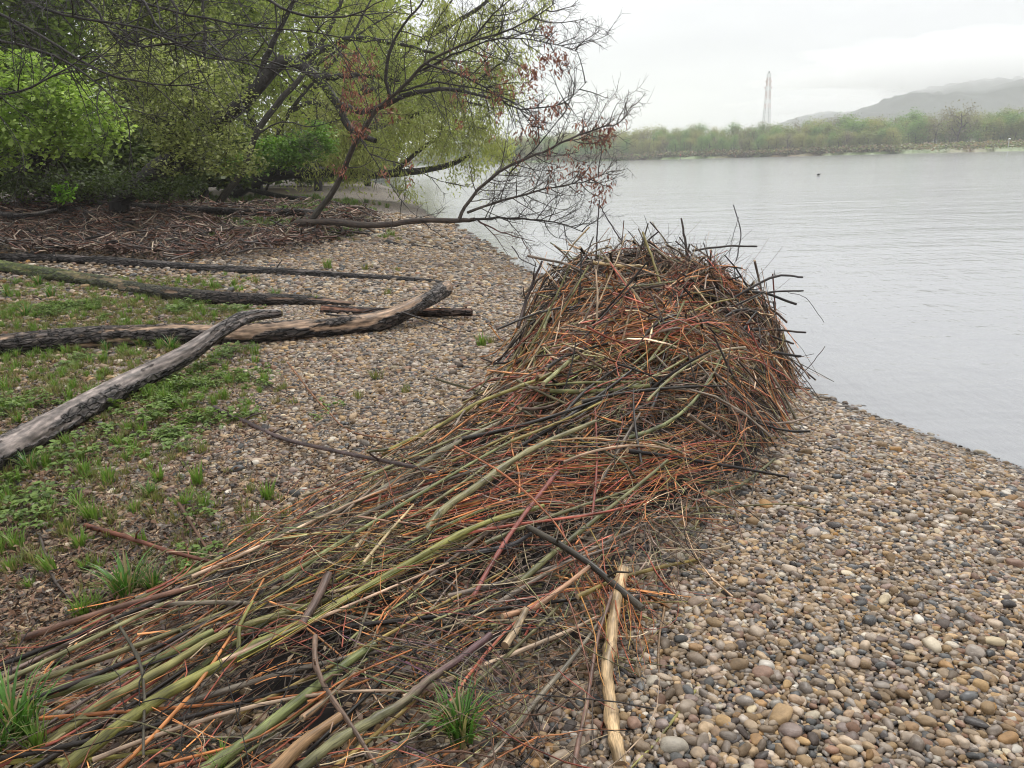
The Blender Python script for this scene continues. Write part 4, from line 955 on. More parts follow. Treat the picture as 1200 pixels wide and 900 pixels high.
# ------------------------------------------------------------------ logs
def log_mesh(P, rad, bark, bare, bare_amt, seed, up_bias=.5, sides=40, crack=.10, moss=0.0, ring=.015):
    P = np.asarray(P, float); seg = np.r_[0, np.cumsum(np.linalg.norm(np.diff(P, axis=0), axis=1))]; n = max(12, int(seg[-1] / ring))
    s = np.linspace(0, seg[-1], n); Q = np.stack([np.interp(s, seg, P[:, k]) for k in range(3)], -1); rr = np.interp(s, seg, rad)
    T = np.gradient(Q, axis=0); T /= np.linalg.norm(T, axis=1)[:, None]; A = np.cross(T, [0, 0, 1.]); A /= np.linalg.norm(A, axis=1)[:, None]; B = np.cross(A, T)
    a = np.arange(sides) * 2 * math.pi / sides; S_, AA = np.meshgrid(s, a, indexing='ij')
    u, v_ = np.cos(AA) * 2.0, np.sin(AA) * 2.0
    def nz(fs, fa, sd_): return vnoise(S_ * fs + u * fa * .7, v_ * fa + S_ * .31 * fs, 1.0, sd_)
    ridge = np.clip(np.abs(nz(9, 5.5, seed) - .5) * 3.4, 0, 1); fine = nz(30, 14, seed + 1); lump = nz(1.4, .8, seed + 2)
    pm = nz(2.6, 1.1, seed + 3) + up_bias * .5 * np.sin(AA); bm = smooth(1 - bare_amt - .04, 1 - bare_amt + .04, pm + (fine - .5) * .12)
    barkr = 1 + crack * (ridge ** .6 - .55) + crack * .35 * (fine - .5) + .22 * (lump - .5)
    barer = .93 + .22 * (lump - .5) + .015 * (nz(2, 12, seed + 6) - .5)
    k = barkr * (1 - bm) + barer * bm
    V = Q[:, None, :] + (rr[:, None] * k)[..., None] * (np.cos(AA)[..., None] * A[:, None, :] + np.sin(AA)[..., None] * B[:, None, :])
    tone = (.22 + 1.15 * ridge ** 1.3 + .6 * (fine - .5))[..., None]
    C = np.array(bark) * tone * (1 - bm[..., None]) + np.array(bare) * (.45 + 1.0 * nz(4, 15, seed + 7))[..., None] * bm[..., None]
    if moss:
        mm = smooth(.25, .55, nz(2.2, 1.6, seed + 9) * .6 + .35 * np.sin(AA) + .3) * np.clip(1.15 - S_ / seg[-1] * 1.4, 0, 1) * moss
        C = C * (1 - mm[..., None]) + np.array((.085, .12, .02)) * (.5 + .9 * fine)[..., None] * mm[..., None]
    tcv = np.stack([S_ + seed, k * rr[:, None] * np.cos(AA) + seed, k * rr[:, None] * np.sin(AA)], -1)
    i = np.arange(n - 1)[:, None] * sides; j = np.arange(sides)[None, :]; j2 = (j + 1) % sides
    Qd = np.stack([i + j, i + j2, i + sides + j2, i + sides + j], -1).reshape(-1, 4)
    al = 1 - bm if not moss else (1 - bm) * (1 - .75 * mm); C = np.concatenate([C, al[..., None]], -1)
    mb = MB(); mb.add(V.reshape(-1, 3), C.reshape(-1, 4), tcv.reshape(-1, 3), Qd)
    return mb, V[-1], Q[-1], T[-1], V[0], Q[0]
def log(name, pix, rads, bark, bare, bare_amt, seed, label, lifts=None, end='sawn', endcol=(.30, .2, .12), moss=0, stubs=(), crack=.10, start_off=True, up_bias=.5):
    pts = []
    for k, p in enumerate(pix):
        lf = rads[k] * .8 if lifts is None else lifts[k]
        if name in ('far_log', 'grey_dead_log'): lf += .30
        pts.append(onground(p[0], p[1], lf))
    P = spline(pts, 40); seg = np.r_[0, np.cumsum(np.linalg.norm(np.diff(np.array(pts), axis=0), axis=1))]; rr = np.interp(np.linspace(0, seg[-1], 40), seg, rads)
    root = tag(empty(name, pts[len(pts) // 2]), label, 'log')
    mb, ring, c, t, ring0, c0 = log_mesh(P, rr, bark, bare, bare_amt, seed, moss=moss, crack=crack, up_bias=up_bias); mb.build('trunk', M_CRACK, root)
    for (rg, cc, tt) in ((ring, c, t), (ring0, c0, None)):
        if tt is None: tt = (P[0] - P[1]); tt = tt / np.linalg.norm(tt)
        e = MB(); m = len(rg); inner = []
        for q, (f_, push) in enumerate(((1, 0), (.93, .02), (.66, .06 if end == 'broken' else .004), (.33, .09 if end == 'broken' else .0), (.02, .05 if end == 'broken' else .0))):
            inner.append(cc + (rg - cc) * f_ + tt * (push * (rnd.random() if end != 'broken' else 1) + (rng.random((m, 1)) * (.06 if end == 'broken' and q in (1, 2, 3) else .002))))
        Vv = np.vstack(inner); i = np.arange(4)[:, None] * m; j = np.arange(m)[None, :]; j2 = (j + 1) % m
        Qd = np.stack([i + j, i + j2, i + m + j2, i + m + j], -1).reshape(-1, 4)
        if end == 'broken' or True: Cc = np.array(endcol) * (.55 + .6 * rng.random((len(Vv), 1)))
        e.add(Vv, Cc, Vv, Qd); e.build('broken_end' if end == 'broken' else 'cut_end', M_LOG, root)
    for (f_, px_, py_, l_, r_) in stubs:
        q = P[int(f_ * 39)]; tgt = at(px_, py_, q[1]); d = tgt - q; d /= np.linalg.norm(d)
        m2 = MB(); Q2 = jitter_path(spline([q, q + d * l_ * .5 + rng.normal(size=3) * l_ * .05, q + d * l_], 8), l_ * .01); m2.tube(Q2, r_ * np.linspace(1, .5, 8), 8, bark, endcol, rough=.15); m2.build('branch_stub', M_LOG, root)
    return root
GREYL = (.17, .145, .13); DARKL = (.10, .083, .073)
log('dark_log', [(-70, 303), (60, 303), (150, 308), (250, 315), (340, 320), (420, 325), (500, 330), (536, 336)], [.085, .08, .075, .07, .06, .05, .035, .025], (.08, .07, .064), (.12, .10, .09), .12, 3, 'longest thin dark log, its far tip pointing at the water', end='sawn', endcol=(.08, .06, .05), stubs=((.35, 232, 290, .35, .02), (.55, 330, 305, .25, .015)))
log('mossy_log', [(-60, 300), (0, 312), (100, 328), (200, 345), (300, 352), (345, 353), (415, 357)], [.115, .11, .10, .09, .08, .065, .035], (.07, .056, .047), (.24, .15, .10), .20, 14, 'dark log covered in green moss at its left end', moss=1.0, endcol=(.1, .07, .05))
log('log_stub', [(378, 363), (450, 367), (500, 366), (552, 366)], [.055, .055, .05, .045], (.09, .065, .055), (.26, .13, .08), .4, 25, 'short reddish log whose end shows behind the broken log', lifts=[.05, .05, .07, .10], endcol=(.12, .06, .04), stubs=((.97, 548, 355, .07, .018),))
log('broken_log', [(-80, 416), (0, 405), (100, 397), (200, 393), (300, 391), (400, 382), (450, 374), (490, 356), (522, 338)], [.105, .105, .105, .105, .10, .10, .10, .095, .085], DARKL, (.33, .225, .15), .30, 36,
    'thick dark log with peeled orange patches, its broken end raised off the gravel', lifts=[.1, .1, .1, .1, .1, .1, .13, .24, .32], end='broken', endcol=(.34, .2, .11), crack=.16, stubs=((.72, 372, 366, .5, .02),))
log('grey_log', [(-75, 568), (0, 532), (70, 492), (150, 448), (215, 416), (262, 385), (292, 371), (327, 367)], [.10, .092, .086, .08, .073, .064, .052, .04], (.115, .10, .092), (.21, .175, .155), .30, 47,
    'grey weathered log with cracked bark lying slantwise on top of the broken log', lifts=[.10, .10, .10, .12, .20, .31, .33, .30], endcol=(.42, .33, .15), crack=.13, up_bias=.9)
log('far_log', [(60, 233), (130, 240), (200, 244), (270, 248), (345, 249), (368, 248)], [.11, .11, .10, .10, .08, .05], (.05, .042, .038), (.1, .08, .07), .1, 58, 'long nearly black log at the back of the litter belt under the trees', endcol=(.06, .05, .04))
log('far_log', [(232, 218), (262, 217), (300, 224), (335, 231), (360, 232)], [.12, .12, .11, .09, .05], (.05, .045, .04), (.1, .09, .08), .1, 64, 'dark log lying on the grass behind the slender leaning tree', endcol=(.06, .05, .04))
log('thin_log', [(437, 284), (483, 288), (532, 295)], [.035, .033, .025], (.045, .04, .038), (.1, .08, .07), .1, 69, 'short thin dark log alone on the gravel under the fallen tree', endcol=(.06, .05, .04))
log('grey_dead_log', [(-30, 246), (30, 252), (80, 243), (112, 252)], [.07, .06, .05, .03], (.10, .09, .085), (.2, .17, .15), .4, 75, 'bent grey dead branch at the far left of the litter belt', endcol=(.2, .17, .15))
log('dark_branch_log', [(33, 300), (62, 290), (85, 283), (116, 277)], [.04, .035, .03, .02], (.05, .042, .04), (.1, .08, .07), .1, 81, 'dark bent branch rising from the left end of the mossy log', lifts=[.06, .12, .2, .3], endcol=(.06, .05, .04))
S('thin_branch', [(425, 366, .16), (453, 362, .24), (500, 376, .10), (535, 389, .02)], .010, (.05, .04, .038), 'thin dark branch bent over the broken log near its end', 'branch', f=ground)
S('thin_branch', [(278, 432, .02), (300, 445, .05), (345, 465, .02)], .007, (.06, .05, .04), 'thin dark twig arching over the gravel below the broken log', 'twig', f=ground)

# litter belt of small driftwood on the left, under the trees
mb = MB(); m2 = MB()
def belt_point():
    while True:
        px = rnd.uniform(-120, 440); py = rnd.uniform(228, 306) if rnd.random() < .88 else rnd.uniform(228, 330)
        if px > 200 and py < 238 + (px - 200) * .06: continue
        lim = 312 if px < 300 else 312 - (px - 300) * .28
        if py < lim: return onground(px, py)
def belt_h(x, y): return ground(x, y) + smooth(12.5, 14, y) * smooth(-2.2, -4.5, x) * (.10 + .42 * np.clip(vnoise(x, y, .8, 12) - .2, 0, 1))
for k in range(11000):
    p = belt_point(); far_ = p[1] > 17
    P = stick_path(p[0], p[1], rnd.uniform(0, 3.14), rnd.uniform(.12, .65), rnd.uniform(0, .10), .2, 4, rnd.gauss(0, .3), f=belt_h)
    c = rnd.choice([(.13, .06, .04), (.07, .035, .025), (.16, .10, .07), (.09, .07, .06), (.025, .02, .017), (.03, .024, .02), (.34, .26, .19), (.17, .075, .045)])
    twig(mb, P, rnd.choice([.005, .008, .015, .022]) * (1.2 if far_ else 1), vary(c, .3), 3)
single(mb, 'driftwood_litter', M_LITTER, (0, 0, 0), 'belt of small red brown driftwood litter washed up below the trees', 'debris', kind='stuff')
mb = MB()
for k in range(500):
    p = belt_point(); pp = np.array(p) + rng.normal(size=(26, 3)) * [.4, .4, .0]; pp[:, 2] = belt_h(pp[:, 0], pp[:, 1]) + rng.random(26) * .03
    mb.leaves(pp, .08, np.array(rnd.choice([(.12, .06, .04), (.09, .055, .04), (.17, .10, .07), (.06, .045, .04)])), .8, .4)
single(mb, 'leaf_litter', M_LITTER, (0, 0, 0), 'brown dead leaves and bark between the driftwood litter', 'debris', kind='stuff')
for k in range(80):
    p = belt_point(); ln = rnd.uniform(.5, 2.0); col = rnd.choice([(.25, .2, .16), (.06, .05, .045), (.30, .21, .14), (.10, .08, .07)])
    cn = {(.25, .2, .16): 'grey', (.06, .05, .045): 'black', (.30, .21, .14): 'light tan', (.10, .08, .07): 'dark brown'}[col]
    P = stick_path(p[0], p[1], rnd.gauss(0, .35), ln, .05, .08, 9, rnd.gauss(0, .05), f=belt_h)
    q = MB(); q.tube(P, rnd.uniform(.012, .042) * np.linspace(1, .5, 9), 7, vary(col), TAN, rough=.2)
    single(q, 'driftwood_stick', M_LOG, P[4], '%s driftwood stick lying in the litter belt under the trees' % cn, 'stick', '%s sticks in the litter belt' % cn)

# twigs and dead leaves strewn over the left ground
mb = MB()
for k in range(7500):
    px, py = rnd.uniform(-60, 620), rnd.uniform(320, 890); p = onground(px, py)
    if p[1] > 11 or mound(p[0], p[1]) > .02 or veg(p[0], p[1]) < .12 and rnd.random() < .5: continue
    P = stick_path(p[0], p[1], rnd.uniform(0, 3.14), rnd.uniform(.06, .4), .016, .2, 5, 0, f=ground)
    twig(mb, P, rnd.choice([.0016, .0025, .0035]), vary(rnd.choice([BROWN, GREYB, TAN, DARK, (.2, .1, .05)]), .3), 3)
for k in range(2600):
    px, py = rnd.uniform(-60, 520) * rnd.random() ** .35, rnd.uniform(330, 880); p = onground(px, py)
    if mound(p[0], p[1]) > .03: continue
    pp = np.array(p) + rng.normal(size=(9, 3)) * [.14, .14, 0]; pp[:, 2] = ground(pp[:, 0], pp[:, 1]) + .02 + rng.random(9) * .012
    mb.leaves(pp, .032, np.array(rnd.choice([(.17, .09, .05), (.1, .06, .04), (.26, .17, .10), (.06, .045, .035)])), .7, .35)
single(mb, 'strewn_twigs', M_LITTER, (0, 0, 0), 'fine twigs and brown leaves strewn over the mixed gravel and grass on the left', 'debris', kind='stuff')

# ------------------------------------------------------------------ grass and weeds
def tuft_mesh(nb, h, spread, c0, c1, flop=.5, width=.004):
    mb = MB()
    for _ in range(nb):
        a = rnd.random() * 6.283; r0 = rnd.random() * spread * .35; hh = h * rnd.uniform(.45, 1.1); out_ = rnd.uniform(.15, 1) * flop * hh
        b = np.array([math.cos(a) * r0, math.sin(a) * r0, 0]); a2 = a + rnd.gauss(0, .5); d = np.array([math.cos(a2), math.sin(a2), 0]); s_ = np.array([-d[1], d[0], 0])
        t = np.linspace(0, 1, 5); C = b + d * (out_ * t ** 1.8)[:, None] + np.array([0, 0, 1.]) * (hh * (t - .32 * flop * t ** 3))[:, None]
        w_ = width * (1 - t ** 1.6) * rnd.uniform(.7, 1.3) + .0004
        V = np.stack([C - s_ * w_[:, None], C + s_ * w_[:, None]], 1).reshape(-1, 3)
        Q = np.array([[2 * k, 2 * k + 1, 2 * k + 3, 2 * k + 2] for k in range(4)])
        m_ = rnd.random(); col = np.array(c0) * (1 - m_) + np.array(c1) * m_
        if rnd.random() < .24: col = np.array((.32, .26, .13))
        mb.add(V, np.ones((10, 3)) * col, V, Q)
    return mb
def weed_mesh(nst, h, leaf, c0, c1, spread=.10):
    """low leafy weed: thin stems with groups of broad leaflets"""
    mb = MB()
    for _ in range(nst):
        a = rnd.random() * 6.283; l_ = rnd.uniform(.3, 1) * spread; top = np.array([math.cos(a) * l_, math.sin(a) * l_, h * rnd.uniform(.4, 1.1)])
        mb.tube(spline([[0, 0, 0], top * [.35, .35, .6], top], 4), .0013, 3, (.12, .17, .05), cap=False)
        for q in range(rnd.choice([3, 5, 5])):
            a3 = a + rnd.uniform(-2.2, 2.2); d = np.array([math.cos(a3), math.sin(a3), rnd.uniform(-.25, .25)]); s_ = np.array([-d[1], d[0], 0]); L_ = leaf * rnd.uniform(.6, 1.2)
            p = top + d * leaf * .15; wd = L_ * .36
            V = np.array([p, p + d * L_ * .3 + s_ * wd + [0, 0, .12 * L_], p + d * L_ * .7 + s_ * wd * .75 + [0, 0, .08 * L_], p + d * L_ - [0, 0, .1 * L_], p + d * L_ * .7 - s_ * wd * .75 + [0, 0, .08 * L_], p + d * L_ * .3 - s_ * wd + [0, 0, .12 * L_]])
            m_ = rnd.random(); col = np.array(c0) * (1 - m_) + np.array(c1) * m_
            mb.add(V, np.ones((6, 3)) * col, V, np.array([[0, 1, 2, 3], [0, 3, 4, 5]]))
    return mb
G0, G1 = (.10, .17, .03), (.22, .35, .07)
tufts = [tuft_mesh(60, .14, .10, G0, G1), tuft_mesh(45, .10, .12, (.12, .14, .04), (.22, .24, .08)), tuft_mesh(80, .20, .12, (.05, .12, .02), (.12, .26, .05), .8), tuft_mesh(30, .07, .10, (.14, .13, .05), (.26, .22, .10))]
weeds = [weed_mesh(9, .08, .034, (.09, .15, .03), (.20, .29, .07)), weed_mesh(16, .11, .038, (.08, .13, .025), (.18, .26, .06), .14), weed_mesh(6, .05, .026, (.12, .17, .04), (.22, .30, .08))]
gcol = bpy.data.collections.new('ground_plants')
gm = []
for k, t_ in enumerate(tufts + weeds):
    o = t_.build('plant_kind_%s' % chr(97 + k), M_GRASS); COL.objects.unlink(o); gcol.objects.link(o); gm.append(o.data)
def cover(num, xr, yr, kinds_, sizes, dens, name, label, seed):
    r_ = np.random.default_rng(seed); x = r_.uniform(*xr, num); y = r_.uniform(*yr, num)
    keep = dens(x, y) > r_.random(num); keep &= mound(x, y) < .03; x, y = x[keep], y[keep]; m = len(x)
    sc_ = r_.uniform(*sizes, m); instancer(name, np.c_[x, y, ground(x, y) - .005], np.c_[r_.normal(size=(m, 2)) * .12, r_.random(m) * 6.28], np.c_[sc_, sc_, sc_ * r_.uniform(.7, 1.2, m)], r_.choice(kinds_, m), gcol, label)
def dens_left(x, y):
    v = veg(x, y); patch = smooth(.34, .70, vnoise(x, y, 1.1, 31) * .5 + vnoise(x, y, 3.1, 32) * .3 + v * .36)
    return patch * smooth(.02, .45, v) * np.where(y > 10.2, smooth(17, 16, y) * .5, 1) * np.where((y > 12.3) & (y < 18.5), .10, 1)
cover(24000, (-8.5, -.4), (1.2, 13), [0, 1, 3, 3, 3, 3, 1, 3], (.42, 1.0), dens_left, 'grass', 'short grass growing in patches between the gravel and the logs', 51)
cover(5200, (-6.5, -1.0), (2.2, 10), [4, 5, 6], (.5, 1.0), lambda x, y: dens_left(x, y) * smooth(.5, .75, vnoise(x, y, 1.5, 77)), 'ground_cover', 'low leafy weeds spread over the ground beside the grey log', 52)
cover(9000, (-26, -2.4), (17.5, 42), [0, 1, 2, 3], (1.0, 2.2), lambda x, y: (x > -.40 * y) * smooth(1.6, 4.5, np.interp(y, SHY, SHX) - x) * smooth(.25, .5, vnoise(x, y, .35, 61)), 'meadow_grass', 'bright short grass on the bank behind the fallen tree', 53)
def plant(px, py, k, s_, label, name='grass_tuft', cat='grass', group=None):
    p = onsurf(px, py); p[2] -= .004; o = bpy.data.objects.new(name, gm[k]); COL.objects.link(o); o.location = p; o.rotation_euler = (0, 0, px * 1.7); o.scale = (s_, s_, s_)
    return tag(o, label, cat, group)
plant(540, 866, 2, .95, 'bright fresh green grass tuft alone at the bottom middle beside the two tone pole')
plant(530, 858, 2, .7, 'smaller green tuft touching the bright one at the bottom middle')
plant(150, 700, 2, 1.2, 'long dark green grass tuft between the rusty branch and the brown stake')
plant(178, 692, 2, .7, 'loose green grass tuft right of the long dark one')
plant(20, 862, 2, 1.25, 'bright green grass clump in the bottom left corner'); plant(-8, 895, 2, 1.0, 'tall green grass clump cut by the left edge at the bottom'); plant(45, 880, 0, .9, 'green grass clump between the poles in the bottom left corner')
plant(175, 583, 2, .62, 'round dark green tuft above the rusty branch'); plant(60, 610, 1, 1.0, 'yellowish tuft near the left edge under the grey log'); plant(100, 560, 0, 1.0, 'grass tuft in the leafy patch below the grey log')
plant(35, 552, 2, .8, 'tall grass tuft growing against the near end of the grey log'); plant(258, 905, 0, .7, 'small tuft between the poles at the bottom edge')
plant(565, 408, 0, 1.3, 'flat dark green tuft on the gravel left of the heap'); plant(575, 404, 1, 1.1, 'small tuft behind the flat dark green one left of the heap')
plant(441, 445, 1, 1.2, 'pale green tuft alone on the gravel between broken log and pile'); plant(420, 468, 1, .9, 'tiny tuft just below the pale green one'); plant(475, 461, 1, .9, 'tiny grass tuft on the gravel close to the dark olive pole')
plant(390, 478, 4, .9, 'broad leaved weed beside the curved orange twig', 'weed', 'plant'); plant(378, 492, 4, .8, 'small broad leaved weed below the curved orange twig', 'weed', 'plant')
plant(323, 350, 2, 1.0, 'green tuft growing over the mossy log end'); plant(370, 358, 0, 1.2, 'green tuft at the thin end of the mossy log'); plant(430, 318, 1, 1.8, 'pale tuft beyond the longest thin log'); plant(455, 346, 1, 1.2, 'small pale tuft above the broken log end')
for px, py in ((385, 317), (465, 320), (250, 340), (275, 336), (300, 333), (230, 333)): plant(px, py, rnd.choice([0, 1]), rnd.uniform(1.2, 1.8), 'grass tuft between the two long dark logs', group='tufts between the long dark logs')
for px, py in ((92, 415), (125, 412), (165, 408), (200, 412), (60, 418), (240, 410), (20, 420), (300, 418)): plant(px, py, rnd.choice([0, 2]), rnd.uniform(.7, 1.1), 'grass tuft along the front of the broken log', group='tufts along the front of the broken log')
for px, py in ((30, 372), (10, 350), (60, 350), (45, 335), (20, 335)): plant(px, py, 2, rnd.uniform(.9, 1.3), 'grass tuft between mossy log and broken log at far left', group='tufts between mossy and broken log')
for px, py in ((165, 500), (190, 490), (150, 520), (130, 535), (205, 515), (110, 515), (90, 540), (180, 535), (70, 560), (215, 480)): plant(px, py, rnd.choice([4, 5]), rnd.uniform(.9, 1.3), 'leafy green weed beside the grey log', 'weed', 'plant', 'leafy weeds beside the grey log')
plant(232, 398, 5, 1.1, 'leafy weed standing against the broken log left of the crossing', 'weed', 'plant')

# ------------------------------------------------------------------ trees on the near bank
bk = (.045, .038, .032)
# fallen tree whose trunk lies over the shore
def seeds(mb, px, py, Yd, wpx, hpx, n_):
    c = at(px, py, Yd); k = Yd / F
    n_ = int(n_ * 1.9); nc = max(3, n_ // 9); cc0 = rng.normal(size=(nc, 3)) * [wpx * k * .5, .25, hpx * k * .5]; P = c + cc0[rng.integers(0, nc, n_)] + rng.normal(size=(n_, 3)) * [.05, .05, .08]
    cc = np.array([(.30, .11, .065), (.20, .075, .055), (.36, .16, .09)])[rng.integers(0, 3, n_)]
    mb.leaves(P, .10, cc, .0, .3, droop=1.4)
fall = tag(empty('fallen_tree', onground(350, 262)), 'bare tree leaning out low over the shore with brown seed clusters on its twigs', 'tree')
def limb(root, nm, pix, r0, r1, col=bk, n=16, sh=None, part_twigs=True, wob=.009, mat=None):
    if nm == 'limb' and root.name == 'fallen_tree': r0 *= .72; r1 *= .6
    P = limb_path(pix, n, wob)
    if nm == 'trunk' and root.name != 'overhanging_tree': P = np.vstack([[P[0][0] - (P[1] - P[0])[0] * .6, P[0][1], min(P[0][2], gz(P[0][0], P[0][1])) - .35], P]); n += 1
    mb = MB(); mb.tube(P, np.linspace(r0, r1, n), 9 if r0 > .04 else 6, col, rough=.14, cap=False)
    o = mb.build(nm, M_BARK, root); tips = []
    if sh:
        tm = MB(); shoots(tm, P, tips=tips, col=col, **sh)
        t = tm.build('twigs', M_BARK, None); 
        t.parent = o; t.data.transform(Matrix.Translation(-Vector(root['_w'])))
    return P, tips
SH = dict(r=.015, every=.30, length=1.5, level=2, t0=.15, spread=.7, up=.06, kids=(4, 6), wig=.10)
SH2 = dict(r=.012, every=.12, length=1.12, level=2, t0=.1, spread=.75, up=.10, kids=(3, 6), wig=.10)
limb(fall, 'trunk', [(338, 268, 19.6), (350, 262, 19.0), (390, 260, 18.3), (423, 264, 17.8), (450, 263, 17.5), (490, 259, 17.2), (537, 258, 17), (557, 257, 17)], .095, .042, (.075, .055, .042), 30, dict(r=.012, every=.7, length=.9, level=1, t0=.3, spread=.9, up=.05, kids=(2, 4)))
limb(fall, 'limb', [(538, 258, 17), (550, 235, 16.9), (583, 202, 16.6), (617, 186, 16.3), (640, 177, 16.1), (673, 161, 15.8), (703, 150, 15.6), (727, 143, 15.4), (742, 121, 15.3)], .055, .010, (.11, .09, .075), 24, SH2)
limb(fall, 'limb', [(555, 257, 17), (603, 256, 16.6), (650, 261, 16.2), (687, 273, 15.9)], .045, .012, sh=dict(SH2, up=.02))
limb(fall, 'limb', [(548, 249, 17), (577, 238, 16.7), (617, 227, 16.3), (650, 219, 16), (683, 213, 15.7), (718, 200, 15.5)], .045, .010, (.10, .085, .07), sh=SH2)
limb(fall, 'limb', [(560, 258, 17), (590, 273, 16.8), (627, 283, 16.6)], .028, .010, (.13, .07, .055), sh=dict(SH2, up=-.02, every=.5))
limb(fall, 'limb', [(495, 258, 17.2), (505, 268, 17), (523, 280, 16.9)], .022, .010, (.05, .04, .035))
limb(fall, 'limb', [(366, 257, 18.8), (393, 221, 18.6), (413, 174, 18.2), (437, 133, 17.9), (457, 115, 17.7), (480, 94, 17.4), (500, 73, 17.1), (550, 50, 16.6), (603, 33, 16.1), (650, 4, 15.7)], .10, .014, (.07, .06, .045), 26, dict(SH, t0=.2))
limb(fall, 'limb', [(457, 115, 17.7), (452, 84, 17.6), (460, 50, 17.5), (480, 20, 17.3), (498, -2, 17.2), (515, -50, 17)], .055, .02, sh=SH)
limb(fall, 'limb', [(498, 74, 17.1), (537, 87, 16.8), (570, 103, 16.5), (603, 127, 16.2), (650, 124, 15.9), (672, 112, 15.7), (688, 95, 15.6)], .035, .008, sh=dict(SH2, up=-.03))
limb(fall, 'limb', [(466, 108, 17.6), (510, 97, 17.2), (557, 104, 16.8), (600, 120, 16.5), (625, 150, 16.3)], .033, .009, sh=dict(SH2, up=-.08))
limb(fall, 'limb', [(490, 84, 17.3), (540, 60, 17), (590, 45, 16.6), (640, 50, 16.2), (680, 62, 15.9)], .032, .008, sh=dict(SH2, up=.02))
limb(fall, 'limb', [(433, 180, 18.2), (483, 197, 17.8), (510, 210, 17.5), (545, 219, 17.2)], .022, .008, sh=dict(SH2, every=.5, level=1))
limb(fall, 'limb', [(420, 160, 18.2), (440, 190, 18), (475, 240, 17.8), (505, 265, 17.7)], .02, .006, sh=dict(SH2, every=.45, level=1, up=-.1))
limb(fall, 'limb', [(596, 204, 16.5), (625, 175, 16.3), (655, 140, 16), (672, 110, 15.8), (676, 78, 15.7)], .02, .006, sh=dict(SH2, every=.4, level=1))
limb(fall, 'limb', [(550, 50, 16.6), (580, 15, 16.4), (620, -15, 16.2)], .028, .01, sh=SH2)
for px, py, wp, hp, n_ in ((415, 78, 26, 20, 150), (412, 112, 16, 16, 110), (422, 145, 10, 16, 55), (452, 124, 14, 10, 60), (398, 196, 8, 8, 25), (652, 70, 16, 12, 70), (620, 78, 22, 14, 80), (640, 32, 12, 10, 30), (685, 155, 16, 16, 60), (715, 152, 14, 10, 55), (700, 166, 12, 8, 45), (668, 190, 20, 16, 60), (700, 205, 24, 14, 75),
        (655, 125, 12, 8, 45), (627, 145, 14, 16, 45), (560, 70, 30, 16, 45), (600, 105, 30, 24, 60), (610, 160, 20, 20, 30), (690, 225, 18, 12, 35), (640, 200, 20, 14, 30), (540, 130, 40, 30, 35), (480, 205, 60, 30, 25)):
    mb = MB(); seeds(mb, px, py, 17.7 if px < 480 else 16.1, wp, hp, n_); mb.build('seed_cluster', M_LITTER, fall)

slim = tag(empty('leaning_tree', onground(253, 244)), 'slender dark tree leaning right from the edge of the litter belt', 'tree')
D0 = onground(253, 244)[1]
limb(slim, 'trunk', [(251, 246, D0), (268, 222, D0 - .1), (285, 199, D0 - .3), (300, 158, D0 - .5), (328, 118, D0 - .8), (353, 90, D0 - 1), (377, 50, D0 - 1.3), (398, 6, D0 - 1.6), (420, -60, D0 - 2)], .15, .06, (.06, .052, .04), 24)
limb(slim, 'limb', [(353, 90, D0 - 1), (380, 70, D0 - 1.2), (420, 40, D0 - 1.6), (470, 10, D0 - 2)], .06, .02, sh=dict(SH, r=.012))
limb(slim, 'limb', [(300, 158, D0 - .5), (330, 143, D0 - .9), (365, 148, D0 - 1.2), (400, 140, D0 - 1.5)], .035, .012, sh=dict(SH, r=.011, up=0))
limb(slim, 'limb', [(345, 96, D0 - .9), (320, 60, D0 - 1), (290, 20, D0 - 1.2), (270, -20, D0 - 1.3)], .04, .015, sh=dict(SH, r=.012))
limb(slim, 'limb', [(377, 50, D0 - 1.3), (400, 75, D0 - 1.8), (430, 90, D0 - 2.2), (460, 70, D0 - 2.6)], .03, .01, sh=dict(SH, r=.011, up=0))

# massive dark leaning willow behind
big_ = tag(empty('dark_willow', at(160, 225, 24)), 'massive dark trunk arching right through the green crown', 'tree')
gtip = []
limb(big_, 'trunk', [(140, 236, 24), (175, 205, 24), (205, 183, 24), (243, 150, 23.7), (275, 128, 23.4), (300, 104, 23), (325, 76, 22.8), (345, 72, 22.6), (372, 92, 22.3), (396, 122, 22), (410, 150, 21.8), (440, 165, 21.4)], .30, .07, (.035, .03, .026), 34)
for pix in ([(300, 104, 23), (315, 60, 22.8), (340, 10, 22.5), (360, -40, 22.3)], [(325, 76, 22.8), (370, 62, 22.4), (410, 45, 22), (460, 50, 21.5), (510, 62, 21.2)], [(243, 150, 23.7), (230, 100, 23.2), (240, 50, 23), (235, -20, 23)],
            [(396, 122, 22), (430, 130, 21.5), (480, 110, 21), (530, 105, 20.6), (575, 115, 20.3)], [(205, 183, 24), (190, 130, 23.6), (160, 80, 23.4), (140, 20, 23)], [(372, 92, 22.3), (420, 88, 21.8), (470, 95, 21.4)]):
    _, tp = limb(big_, 'limb', pix, .10, .03, (.035, .03, .026), sh=dict(r=.016, every=.55, length=2.0, level=2, t0=.15, spread=.8, up=.02, kids=(3, 5))); gtip += tp
mb = MB(); tip_leaves(mb, gtip, 9, .085, .16, ((.18, .22, .06), (.42, .46, .15)), .3, .3, .35); mb.build('crown', M_LEAF, big_)

